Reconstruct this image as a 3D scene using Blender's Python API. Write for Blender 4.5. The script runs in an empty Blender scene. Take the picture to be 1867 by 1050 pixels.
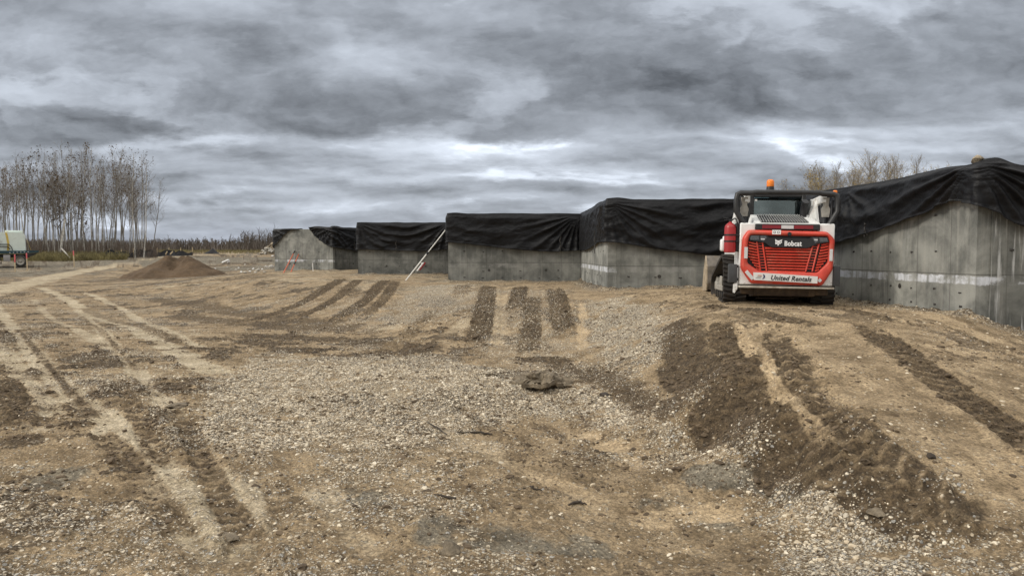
import bpy, bmesh, math, random
import numpy as np
from mathutils import Vector, Matrix, Euler
R = math.radians
C = bpy.context
S = C.scene
COL = S.collection

# ------------------------------------------------------------------ camera
F, W0, H0, EYE = 1400.0, 1867.0, 1050.0, 1.6
PITCH = math.atan(65.0 / F)
cam = bpy.data.objects.new("camera", bpy.data.cameras.new("camera"))
COL.objects.link(cam)
cam.location = (0, 0, EYE)
cam.rotation_euler = (R(90) - PITCH, 0, 0)
cam.data.sensor_width = 36
cam.data.lens = 36 * F / W0
cam.data.clip_start = 0.05
cam.data.clip_end = 8000
S.camera = cam

S.view_settings.view_transform = 'Standard'
S.view_settings.look = 'None'
S.view_settings.exposure = 0.12
S.view_settings.gamma = 1.0
S.cycles.max_bounces = 6
S.cycles.diffuse_bounces = 3
S.cycles.transparent_max_bounces = 12
S.cycles.caustics_reflective = False
S.cycles.caustics_refractive = False

# ------------------------------------------------------------------ sun
SUN = Vector((-0.80, -0.26, 0.60)).normalized()
sl = bpy.data.lights.new("sun", 'SUN')
sl.energy = 1.5
sl.angle = R(13)
sl.color = (1.0, 0.94, 0.83)
sun = bpy.data.objects.new("sun", sl)
COL.objects.link(sun)
sun.rotation_euler = (-SUN).to_track_quat('-Z', 'Y').to_euler()


# ------------------------------------------------------------------ node helpers
class NT:
    def __init__(self, tree):
        self.t = tree
        self.n = tree.nodes
        self.l = tree.links

    def new(self, typ, **kw):
        nd = self.n.new(typ)
        for k, v in kw.items():
            setattr(nd, k, v)
        return nd

    def put(self, sock, v):
        if v is None:
            return
        if isinstance(v, bpy.types.NodeSocket):
            self.l.new(v, sock)
        else:
            if sock.type == 'RGBA' and not isinstance(v, (int, float)) and len(v) == 3:
                v = (*v, 1)
            sock.default_value = v

    def m(self, op, a, b=None, c=None, clamp=False):
        nd = self.new('ShaderNodeMath', operation=op, use_clamp=clamp)
        self.put(nd.inputs[0], a)
        self.put(nd.inputs[1], b)
        self.put(nd.inputs[2], c)
        return nd.outputs[0]

    def v(self, op, a, b=None):
        nd = self.new('ShaderNodeVectorMath', operation=op)
        self.put(nd.inputs[0], a)
        self.put(nd.inputs[1], b)
        return nd.outputs[0]

    def ss(self, x, lo, hi, a=0.0, b=1.0):
        nd = self.new('ShaderNodeMapRange', interpolation_type='SMOOTHSTEP')
        self.put(nd.inputs[0], x)
        for i, q in enumerate((lo, hi, a, b)):
            self.put(nd.inputs[i + 1], q)
        return nd.outputs[0]

    def noise(self, vec, scale, detail=4, rough=0.55, dist=0.0, col=False):
        nd = self.new('ShaderNodeTexNoise')
        self.put(nd.inputs['Vector'], vec)
        nd.inputs['Scale'].default_value = scale
        nd.inputs['Detail'].default_value = detail
        nd.inputs['Roughness'].default_value = rough
        nd.inputs['Distortion'].default_value = dist
        return nd.outputs['Color' if col else 'Fac']

    def vor(self, vec, scale, feature='F1', rnd=1.0):
        nd = self.new('ShaderNodeTexVoronoi', feature=feature)
        self.put(nd.inputs['Vector'], vec)
        nd.inputs['Scale'].default_value = scale
        nd.inputs['Randomness'].default_value = rnd
        return nd

    def mix(self, f, a, b, mode='MIX'):
        nd = self.new('ShaderNodeMix', data_type='RGBA', blend_type=mode)
        self.put(nd.inputs[0], f)
        self.put(nd.inputs[6], a)
        self.put(nd.inputs[7], b)
        return nd.outputs[2]

    def comb(self, x, y, z):
        nd = self.new('ShaderNodeCombineXYZ')
        for i, q in enumerate((x, y, z)):
            self.put(nd.inputs[i], q)
        return nd.outputs[0]

    def sep(self, v):
        nd = self.new('ShaderNodeSeparateXYZ')
        self.put(nd.inputs[0], v)
        return nd.outputs

    def gauss(self, u, v, cu, cv, su, sv):
        a = self.m('DIVIDE', self.m('SUBTRACT', u, cu), su)
        b = self.m('DIVIDE', self.m('SUBTRACT', v, cv), sv)
        q = self.m('ADD', self.m('MULTIPLY', a, a), self.m('MULTIPLY', b, b))
        return self.m('EXPONENT', self.m('MULTIPLY', q, -1.0))


# ------------------------------------------------------------------ overcast sky
def build_world():
    w = bpy.data.worlds.new("World")
    S.world = w
    w.use_nodes = True
    k = NT(w.node_tree)
    k.n.clear()
    sky = k.new('ShaderNodeTexSky', sky_type='NISHITA')
    sky.sun_disc = False
    sky.sun_elevation = math.asin(SUN.z)
    sky.sun_rotation = math.atan2(SUN.x, SUN.y)
    sky.air_density = 1.0
    sky.dust_density = 2.0
    g = k.new('ShaderNodeTexCoord').outputs['Generated']
    X, Y, Z = k.sep(g)
    zc = k.m('ADD', k.m('MAXIMUM', Z, 0.0), 0.05)
    P = k.comb(k.m('DIVIDE', X, zc), k.m('DIVIDE', Y, zc), 0.0)
    Yc = k.m('MAXIMUM', Y, 0.08)
    u = k.m('DIVIDE', X, Yc)
    v = k.m('DIVIDE', Z, Yc)
    uv = k.comb(k.m('MULTIPLY', u, 3.0), k.m('MULTIPLY', v, 9.0), 0.0)
    wn = k.sep(k.noise(uv, 1.3, 7, 0.62, 0.0, col=True))
    v2 = k.m('ADD', v, k.m('MULTIPLY', k.m('SUBTRACT', wn[0], 0.5), 0.085))
    u2 = k.m('ADD', u, k.m('MULTIPLY', k.m('SUBTRACT', wn[1], 0.5), 0.28))
    big = k.noise(P, 0.33, 3, 0.5, 0.3)
    med = k.noise(P, 0.85, 7, 0.56, 0.2)

    def lumps(su, sv, seed, detail=7, rough=0.56, d=0.16, warp=0.0):
        """Cloud lumps with lit upper edges: (density, relief)."""
        du = k.m('MULTIPLY', k.m('SUBTRACT', wn[1], 0.5), warp)
        dv_ = k.m('MULTIPLY', k.m('SUBTRACT', wn[2], 0.5), warp)
        p0 = k.comb(k.m('ADD', k.m('MULTIPLY', u, su), du), k.m('ADD', k.m('MULTIPLY', v, sv), dv_), seed)
        p1 = k.v('ADD', p0, (0.10, d, 0.0))
        n0_, n1_ = k.noise(p0, 1.0, detail, rough), k.noise(p1, 1.0, detail, rough)
        return n0_, k.m('SUBTRACT', n0_, n1_)
    pa, ra = lumps(4.2, 8.0, 3.1, warp=1.1, rough=.48)
    pb, rb = lumps(11.0, 20.0, 8.4, warp=0.9)
    pc, rc_ = lumps(4.2, 23.0, 1.7, warp=1.1, d=0.2, rough=.48)
    pd, rd = lumps(12.0, 48.0, 6.2, warp=0.9, d=0.22)
    puff = pa
    # upper bank: mid grey, lumpy, lit along the upper edges of the lumps
    up = k.m('ADD', 0.315, k.m('MULTIPLY', k.m('SUBTRACT', med, 0.5), 0.12))
    up = k.m('ADD', up, k.m('MULTIPLY', k.m('SUBTRACT', big, 0.5), 0.16))
    up = k.m('ADD', up, k.m('MULTIPLY', k.m('SUBTRACT', pa, 0.5), 0.50))
    up = k.m('ADD', up, k.m('MULTIPLY', k.ss(pa, 0.53, 0.64), 0.13))
    up = k.m('ADD', up, k.m('MULTIPLY', ra, 0.62))
    up = k.m('ADD', up, k.m('MULTIPLY', k.m('SUBTRACT', pb, 0.5), 0.10))
    up = k.m('ADD', up, k.m('MULTIPLY', rb, 0.34))
    # dark underside along the bank's lower edge
    edge = k.m('ADD', 0.140, k.m('MULTIPLY', k.m('MAXIMUM', u, -0.05), 0.06))
    dv = k.m('SUBTRACT', v2, edge)
    darkb = k.m('MULTIPLY', k.ss(dv, -0.004, 0.02), k.ss(dv, 0.17, 0.03))
    darkb = k.m('MULTIPLY', darkb, k.ss(u, 0.45, 0.05, 0.5, 1.0))
    darkb = k.m('MULTIPLY', darkb, k.ss(u, -0.62, -0.30, 0.35, 1.0))
    up = k.m('SUBTRACT', up, k.m('MULTIPLY', darkb, 0.115))
    up = k.m('ADD', up, k.m('MULTIPLY', k.ss(v, 0.20, 0.34), 0.05))
    # lower deck: flat-bottomed rows seen edge-on
    lo = k.m('ADD', 0.425, k.m('MULTIPLY', k.m('SUBTRACT', pc, 0.5), 0.80))
    lo = k.m('ADD', lo, k.m('MULTIPLY', rc_, 0.55))
    lo = k.m('ADD', lo, k.m('MULTIPLY', k.m('SUBTRACT', pd, 0.5), 0.20))
    lo = k.m('ADD', lo, k.m('MULTIPLY', rd, 0.32))
    hi = k.m('MULTIPLY', k.ss(pc, 0.54, 0.66), k.ss(pd, 0.38, 0.60))
    lo = k.m('ADD', lo, k.m('MULTIPLY', hi, 0.36))
    lo = k.m('ADD', lo, k.m('MULTIPLY', k.m('SUBTRACT', pa, 0.5), 0.30))
    lo = k.m('ADD', lo, k.ss(v, 0.085, 0.01, 0.0, 0.07))
    bank = k.ss(dv, -0.008, 0.010)
    mx = k.new('ShaderNodeMix', data_type='FLOAT')
    k.put(mx.inputs[0], bank)
    k.put(mx.inputs[2], lo)
    k.put(mx.inputs[3], up)
    L = mx.outputs[0]
    # brighter breaks: (tan azimuth, tan elevation, widths, gain)
    for cu, cv, su, sv, a in ((-0.045, 0.130, 0.15, 0.014, 0.40), (0.35, 0.150, 0.045, 0.022, 0.40),
                              (-0.16, 0.245, 0.10, 0.022, 0.34), (-0.36, 0.335, 0.12, 0.03, 0.20), (-0.12, 0.305, 0.10, 0.03, 0.16),
                              (-0.46, 0.142, 0.16, 0.008, 0.34), (0.10, 0.165, 0.10, 0.016, 0.16), (-0.56, 0.27, 0.10, 0.03, 0.08),
                              (-0.16, 0.095, 0.12, 0.008, 0.22), (-0.40, 0.066, 0.16, 0.006, 0.22),
                              (0.62, 0.20, 0.12, 0.03, 0.12), 
                              (0.5, 0.145, 0.2, 0.02, 0.12), (0.40, 0.115, 0.12, 0.012, 0.2)):
        L = k.m('ADD', L, k.m('MULTIPLY', k.gauss(u2, v2, cu, cv, su, sv), a))
    L = k.m('ADD', k.m('MULTIPLY', L, 0.90), 0.055)
    L = k.m('MAXIMUM', L, 0.12)
    # an overcast sky brightens to the zenith; unseen sky behind and left raised as fill
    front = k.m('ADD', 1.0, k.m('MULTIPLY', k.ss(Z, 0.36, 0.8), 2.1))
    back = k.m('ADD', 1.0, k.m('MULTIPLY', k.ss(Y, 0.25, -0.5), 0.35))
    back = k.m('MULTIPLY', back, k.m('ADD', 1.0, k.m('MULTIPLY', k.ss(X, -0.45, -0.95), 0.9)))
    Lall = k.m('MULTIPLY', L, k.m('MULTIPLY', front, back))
    tint = k.mix(k.ss(L, 0.2, 0.75), (0.90, 0.975, 1.095), (0.905, 0.985, 1.11))
    gap = k.m('MULTIPLY', k.ss(v, 0.055, 0.0), 0.6)
    tint = k.mix(gap, tint, (0.90, 0.98, 1.17))
    tint = k.mix(k.ss(Z, 0.34, 0.6), tint, (1.0, 0.99, 0.965))
    tint = k.mix(k.ss(Y, 0.2, -0.2), tint, (1.0, 0.985, 0.95))
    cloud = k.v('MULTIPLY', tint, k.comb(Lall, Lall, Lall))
    b1 = k.new('ShaderNodeBackground')
    k.put(b1.inputs[0], sky.outputs[0])
    b1.inputs[1].default_value = 0.05
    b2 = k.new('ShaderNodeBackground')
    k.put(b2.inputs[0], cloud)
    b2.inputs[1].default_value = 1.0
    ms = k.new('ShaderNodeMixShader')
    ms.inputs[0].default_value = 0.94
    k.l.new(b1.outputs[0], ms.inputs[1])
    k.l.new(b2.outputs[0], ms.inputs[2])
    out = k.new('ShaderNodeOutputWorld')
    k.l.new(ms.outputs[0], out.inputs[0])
    w.cycles.sampling_method = 'MANUAL'
    w.cycles.sample_map_resolution = 1024


build_world()


# ------------------------------------------------------------------ materials
def material(name):
    m = bpy.data.materials.new(name)
    m.use_nodes = True
    k = NT(m.node_tree)
    b = k.n['Principled BSDF']
    return m, k, b


def bump(k, b, h, strength=0.5, dist=0.01):
    bn = k.new('ShaderNodeBump')
    bn.inputs['Strength'].default_value = strength
    bn.inputs['Distance'].default_value = dist
    k.put(bn.inputs['Height'], h)
    k.l.new(bn.outputs[0], b.inputs['Normal'])


def plain(name, col, rough=0.6, metal=0.0, vary=0.25, scale=9.0, dirt=0.0, dirtcol=(0.20, 0.15, 0.10), spec=0.5, bmp=0.0, mud=None):
    m, k, b = material(name)
    o = k.new('ShaderNodeTexCoord').outputs['Object']
    n = k.noise(o, scale, 6, 0.62)
    f = k.ss(n, 0.3, 0.72)
    c = k.mix(f, tuple(x * (1 - vary) for x in col), tuple(min(1, x * (1 + vary * 0.6)) for x in col))
    r = k.m('ADD', rough, k.m('MULTIPLY', k.m('SUBTRACT', n, 0.5), 0.25))
    if dirt:
        d1 = k.noise(o, scale * 0.55, 8, 0.7, 0.4)
        d = k.m('MULTIPLY', k.ss(d1, 0.60 - dirt * 0.3, 0.86 - dirt * 0.3), 0.85)
        c = k.mix(d, c, dirtcol)
        r = k.m('ADD', r, k.m('MULTIPLY', d, 0.3), clamp=True)
    if mud:
        # splashes thrown up by the tracks: dense low on the body, scattered higher up
        zz = k.sep(o)[2]
        sp = k.noise(o, 17, 6, 0.75)
        q = k.m('SUBTRACT', sp, k.m('MULTIPLY', k.m('SUBTRACT', zz, mud), 0.16))
        mm = k.m('MULTIPLY', k.ss(q, 0.54, 0.64), 0.8)
        c = k.mix(mm, c, (0.20, 0.145, 0.09))
        r = k.m('ADD', r, k.m('MULTIPLY', mm, 0.4), clamp=True)
    k.put(b.inputs['Base Color'], c)
    k.put(b.inputs['Roughness'], r)
    b.inputs['Metallic'].default_value = metal
    b.inputs['Specular IOR Level'].default_value = spec
    if bmp:
        bump(k, b, k.noise(o, scale * 3, 5, 0.6), bmp, 0.02)
    return m


M = {}


def build_mats():
    M['white'] = plain('white_paint', (0.80, 0.80, 0.78), 0.42, vary=0.06, dirt=0.30, dirtcol=(0.42, 0.34, 0.25), scale=6, mud=.30)
    M['red'] = plain('red_plastic', (0.60, 0.062, 0.038), 0.42, vary=0.16, dirt=0.34, dirtcol=(0.44, 0.17, 0.11), scale=5, mud=.18)
    M['redpaint'] = plain('extinguisher_red', (0.36, 0.02, 0.022), 0.35, vary=0.15, dirt=0.15)
    M['black'] = plain('black_steel', (0.022, 0.022, 0.023), 0.45, vary=0.3, dirt=0.12, dirtcol=(0.10, 0.085, 0.065))
    M['blackpl'] = plain('black_plastic', (0.018, 0.018, 0.02), 0.35, vary=0.3)
    M['rubber'] = plain('muddy_rubber', (0.032, 0.028, 0.025), 0.85, vary=0.35, dirt=0.42, dirtcol=(0.085, 0.062, 0.042), scale=11, bmp=0.4)
    M['tyre'] = plain('tyre_rubber', (0.045, 0.043, 0.04), 0.85, vary=0.2, dirt=0.4, dirtcol=(0.16, 0.14, 0.11))
    M['dusty'] = plain('dusty_grey_steel', (0.36, 0.34, 0.30), 0.7, vary=0.25, dirt=0.4, dirtcol=(0.22, 0.17, 0.12), scale=12)
    M['greyst'] = plain('grey_steel', (0.36, 0.36, 0.35), 0.5, 0.3, vary=0.3, scale=25, dirt=0.2)
    M['bumper'] = plain('grey_rubber_block', (0.055, 0.057, 0.06), 0.6, vary=0.2, dirt=0.12)
    M['belly'] = plain('muddy_belly_steel', (0.07, 0.05, 0.036), 0.9, vary=0.45, dirt=0.45, dirtcol=(0.17, 0.12, 0.075), scale=7)
    M['ledge'] = plain('dirty_ledge', (0.45, 0.42, 0.36), 0.7, vary=0.3, dirt=0.5, dirtcol=(0.16, 0.11, 0.07), scale=8)
    M['refl'] = plain('silver_reflector', (0.62, 0.62, 0.62), 0.35, vary=0.08)
    M['reflred'] = plain('red_reflective_tape', (0.22, 0.012, 0.02), 0.35, vary=0.12)
    M['lens'] = plain('dark_lamp_lens', (0.10, 0.105, 0.115), 0.15, vary=0.4, scale=60)
    M['amber'] = plain('amber_lens', (0.85, 0.22, 0.02), 0.2, vary=0.15)
    M['navy'] = plain('navy_print', (0.012, 0.014, 0.09), 0.5, vary=0.05)
    M['ink'] = plain('black_print', (0.012, 0.012, 0.014), 0.5, vary=0.05)
    M['whiteprint'] = plain('white_print', (0.85, 0.85, 0.85), 0.5, vary=0.03)
    M['platewhite'] = plain('white_plate', (0.74, 0.73, 0.71), 0.45, vary=0.05, dirt=0.12, scale=8)
    M['bucket'] = plain('worn_bucket_steel', (0.17, 0.145, 0.12), 0.55, 0.3, vary=0.4, dirt=0.3, scale=7)
    M['bucketedge'] = plain('sandy_bucket_edge', (0.42, 0.34, 0.24), 0.7, vary=0.3, dirt=0.2)
    M['seat'] = plain('dark_seat_vinyl', (0.03, 0.032, 0.035), 0.6)
    M['jacket'] = plain('grey_blue_jacket', (0.16, 0.20, 0.22), 0.85, vary=0.2)
    M['trousers'] = plain('dark_trousers', (0.03, 0.035, 0.05), 0.9)
    M['skin'] = plain('skin', (0.45, 0.26, 0.18), 0.6, vary=0.08)
    M['hair'] = plain('brown_hair', (0.05, 0.03, 0.02), 0.7)
    M['wood'] = plain('stake_wood', (0.55, 0.44, 0.28), 0.8, vary=0.15)
    M['pink'] = plain('pink_marking_paint', (0.75, 0.16, 0.17), 0.7, vary=0.15)
    M['orange'] = plain('orange_paint', (0.55, 0.13, 0.06), 0.6, vary=0.2)
    M['mint'] = plain('pale_mint_shell', (0.66, 0.73, 0.68), 0.5, vary=0.06, dirt=0.1, scale=3)
    M['strap'] = plain('yellow_webbing', (0.62, 0.45, 0.10), 0.8, vary=0.2)
    M['truckblue'] = plain('dark_blue_truck_paint', (0.012, 0.045, 0.06), 0.3, vary=0.15)
    M['bark'] = plain('grey_bark', (0.25, 0.235, 0.21), 0.95, vary=0.45, scale=3)
    M['birch'] = plain('pale_bark', (0.42, 0.40, 0.36), 0.9, vary=0.45, scale=4)
    M['twig'] = plain('brown_twigs', (0.21, 0.188, 0.165), 0.95, vary=0.3, scale=2)
    M['twigpale'] = plain('pale_twigs', (0.24, 0.215, 0.185), 0.95, vary=0.3, scale=2)
    M['leafbrown'] = plain('dead_leaves', (0.10, 0.062, 0.028), 0.9, vary=0.5, scale=3)
    M['leafyellow'] = plain('yellow_leaves', (0.36, 0.26, 0.07), 0.9, vary=0.4, scale=3)
    M['weed'] = plain('dry_weeds', (0.20, 0.17, 0.075), 0.95, vary=0.5, scale=0.9)
    M['brush'] = plain('brown_brush', (0.125, 0.098, 0.078), 0.95, vary=0.4, scale=0.6)
    M['forest'] = plain('far_bare_wood', (0.135, 0.115, 0.098), 0.95, vary=0.35, scale=0.12)
    M['wire'] = plain('tie_wire', (0.06, 0.055, 0.05), 0.6, 0.5)
    M['stone'] = plain('pale_stone', (0.46, 0.43, 0.38), 0.9, vary=0.4, scale=12, bmp=0.5)
    M['slab'] = plain('grey_brown_clay', (0.20, 0.16, 0.11), 0.95, vary=0.45, scale=16, bmp=0.9)
    M['block'] = plain('weathered_stone', (0.34, 0.28, 0.20), 0.95, vary=0.6, scale=14, bmp=0.9)
    M['root'] = plain('dark_wet_root', (0.05, 0.038, 0.028), 0.9, vary=0.4)
    M['silt'] = plain('black_silt_cloth', (0.022, 0.022, 0.025), 0.8, vary=0.3, dirt=0.2, dirtcol=(0.10, 0.085, 0.07), scale=1.5)
    # glass
    m, k, b = material('tinted_glass')
    k.n.remove(b)
    tr = k.new('ShaderNodeBsdfTransparent')
    tr.inputs[0].default_value = (0.46, 0.56, 0.56, 1)
    gl = k.new('ShaderNodeBsdfGlossy')
    gl.inputs['Roughness'].default_value = 0.04
    gl.inputs[0].default_value = (0.8, 0.9, 0.92, 1)
    fr = k.new('ShaderNodeFresnel')
    fr.inputs[0].default_value = 1.5
    ms = k.new('ShaderNodeMixShader')
    k.l.new(k.m('ADD', k.m('MULTIPLY', fr.outputs[0], 1.0), 0.13), ms.inputs[0])
    k.l.new(tr.outputs[0], ms.inputs[1])
    k.l.new(gl.outputs[0], ms.inputs[2])
    k.l.new(ms.outputs[0], k.n['Material Output'].inputs[0])
    M['glass'] = m
    # black tarp: woven, slightly sheeny, dusty
    m, k, b = material('black_tarp')
    o = k.new('ShaderNodeTexCoord').outputs['Object']
    n = k.noise(o, 2.2, 7, 0.6)
    n2 = k.noise(o, 14, 5, 0.6)
    c = k.mix(k.ss(n, 0.3, 0.75), (0.0040, 0.0040, 0.0050), (0.0100, 0.0100, 0.0115))
    c = k.mix(k.m('MULTIPLY', k.ss(n2, 0.6, 0.85), 0.16), c, (0.05, 0.047, 0.043))
    k.put(b.inputs['Base Color'], c)
    b.inputs['Roughness'].default_value = 0.50
    b.inputs['Specular IOR Level'].default_value = 0.22
    b.inputs['Sheen Weight'].default_value = 0.015
    b.inputs['Sheen Roughness'].default_value = 0.5
    bump(k, b, k.m('ADD', k.noise(o, 26, 5, 0.6), k.m('MULTIPLY', k.noise(o, 5, 4, 0.6), 3.0)), 0.35, 0.02)
    M['tarp'] = m
    # sandy soil of the heap
    m, k, b = material('brown_heap_soil')
    o = k.new('ShaderNodeTexCoord').outputs['Object']
    n = k.noise(o, 1.3, 8, 0.65)
    n2 = k.noise(o, 9, 6, 0.7)
    c = k.mix(k.ss(n, 0.3, 0.7), (0.072, 0.045, 0.023), (0.128, 0.082, 0.045))
    c = k.mix(k.ss(n2, 0.55, 0.8), c, (0.17, 0.112, 0.064))
    k.put(b.inputs['Base Color'], c)
    b.inputs['Roughness'].default_value = 0.95
    bump(k, b, n2, 0.8, 0.12)
    M['heap'] = m
    # pebbles: one colour per pebble
    m, k, b = material('pebble')
    rnd = k.new('ShaderNodeObjectInfo').outputs['Random']
    cr = k.new('ShaderNodeValToRGB')
    k.put(cr.inputs[0], rnd)
    e = cr.color_ramp.elements
    e[0].position, e[0].color = 0.0, (0.20, 0.155, 0.10, 1)
    e[1].position, e[1].color = 1.0, (0.80, 0.72, 0.58, 1)
    for p, cc in ((0.2, (0.34, 0.27, 0.18, 1)), (0.45, (0.54, 0.45, 0.32, 1)), (0.6, (0.45, 0.405, 0.325, 1)), (0.8, (0.66, 0.575, 0.43, 1))):
        x = e.new(p)
        x.color = cc
    o = k.new('ShaderNodeTexCoord').outputs['Object']
    c = k.mix(k.ss(k.noise(o, 1.6, 5, 0.7), 0.4, 0.75), cr.outputs[0], (0.30, 0.225, 0.145))
    k.put(b.inputs['Base Color'], c)
    b.inputs['Roughness'].default_value = 0.85
    M['pebble'] = m
    m, k, b = material('soil_clod')
    rnd = k.new('ShaderNodeObjectInfo').outputs['Random']
    o = k.new('ShaderNodeTexCoord').outputs['Object']
    c = k.mix(rnd, (0.055, 0.039, 0.024), (0.15, 0.108, 0.066))
    c = k.mix(k.ss(k.noise(o, 3, 5, 0.7), 0.4, 0.75), c, (0.12, 0.085, 0.052))
    k.put(b.inputs['Base Color'], c)
    b.inputs['Roughness'].default_value = 0.95
    M['clod'] = m


def concrete(name, band, wash, tone=1.0):
    """Poured concrete with board streaks; band is the strength of the pale grout stripe, in world height."""
    m, k, b = material(name)
    o = k.new('ShaderNodeTexCoord').outputs['Object']
    x, y, z = k.sep(o)
    h = k.m('ADD', x, k.m('MULTIPLY', y, 0.83))
    blot = k.noise(o, 1.6, 7, 0.62, 0.3)
    streak = k.noise(k.comb(k.m('MULTIPLY', x, 9.0), k.m('MULTIPLY', y, 9.0), k.m('MULTIPLY', z, 0.55)), 1.0, 6, 0.62, 0.15)
    fine = k.noise(o, 38, 5, 0.65)
    c = k.mix(k.ss(blot, 0.32, 0.68), (0.078 * tone, 0.080 * tone, 0.073 * tone), (0.215 * tone, 0.215 * tone, 0.195 * tone))
    c = k.mix(k.m('MULTIPLY', k.ss(streak, 0.5, 0.72), 0.36), c, (0.28 * tone, 0.27 * tone, 0.24 * tone))
    c = k.mix(k.m('MULTIPLY', k.ss(streak, 0.44, 0.28), 0.26), c, (0.075, 0.072, 0.064))
    c = k.mix(k.m('MULTIPLY', k.ss(fine, 0.55, 0.8), 0.35), c, (0.07, 0.066, 0.058))
    # form seams every 0.61 m
    seam = k.m('ABSOLUTE', k.m('SUBTRACT', k.m('FRACT', k.m('DIVIDE', h, 0.61)), 0.5))
    c = k.mix(k.m('MULTIPLY', k.ss(seam, 0.018, 0.005), 0.55), c, (0.09, 0.086, 0.076))
    # panel to panel tone
    pan = k.new('ShaderNodeTexWhiteNoise', noise_dimensions='1D')
    k.put(pan.inputs['W'], k.m('FLOOR', k.m('DIVIDE', k.m('ADD', h, 0.3), 0.61)))
    c = k.mix(0.42, c, k.v('MULTIPLY', c, k.comb(*[k.m('ADD', 0.5, pan.outputs[0])] * 3)))
    # cold joint and grout stripe
    ragged = k.m('MULTIPLY', k.m('SUBTRACT', k.noise(o, 6, 5, 0.7), 0.5), 0.10)
    zz = k.m('ADD', z, ragged)
    bm_ = k.m('MULTIPLY', k.ss(zz, 1.105, 1.13), k.ss(zz, 1.25, 1.225))
    brk = k.ss(k.noise(k.comb(k.m('MULTIPLY', x, 2.2), k.m('MULTIPLY', y, 2.2), k.m('MULTIPLY', z, 3.0)), 1.0, 7, 0.7), 0.56 - 0.23 * band, 0.64 - 0.10 * band)
    brk = k.m('MULTIPLY', brk, k.ss(streak, 0.34, 0.56, 0.12, 1.0))
    c = k.mix(k.m('MULTIPLY', k.m('MULTIPLY', bm_, brk), min(0.95, 0.25 + band * 0.8)), c, (0.66, 0.68, 0.73) if band > 0.5 else (0.30, 0.295, 0.28))
    joint = k.m('ABSOLUTE', k.m('SUBTRACT', k.m('ADD', z, k.m('MULTIPLY', ragged, 0.12)), 1.265))
    c = k.mix(k.m('MULTIPLY', k.ss(joint, 0.016, 0.004), 0.6), c, (0.06, 0.058, 0.052))
    if wash:
        ws = k.noise(k.comb(k.m('MULTIPLY', x, 11.0), k.m('MULTIPLY', y, 11.0), k.m('MULTIPLY', z, 0.8)), 1.0, 6, 0.65, 0.2)
        wm = k.m('MULTIPLY', k.ss(ws, 0.52, 0.66), k.ss(k.noise(o, 1.1, 3), 0.45, 0.6))
        c = k.mix(k.m('MULTIPLY', wm, wash), c, (0.50, 0.50, 0.49))
    k.put(b.inputs['Base Color'], c)
    k.put(b.inputs['Roughness'], k.m('ADD', 0.75, k.m('MULTIPLY', blot, 0.2)))
    bump(k, b, k.m('ADD', k.m('MULTIPLY', streak, 0.6), fine), 0.35, 0.012)
    return m


build_mats()


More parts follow.
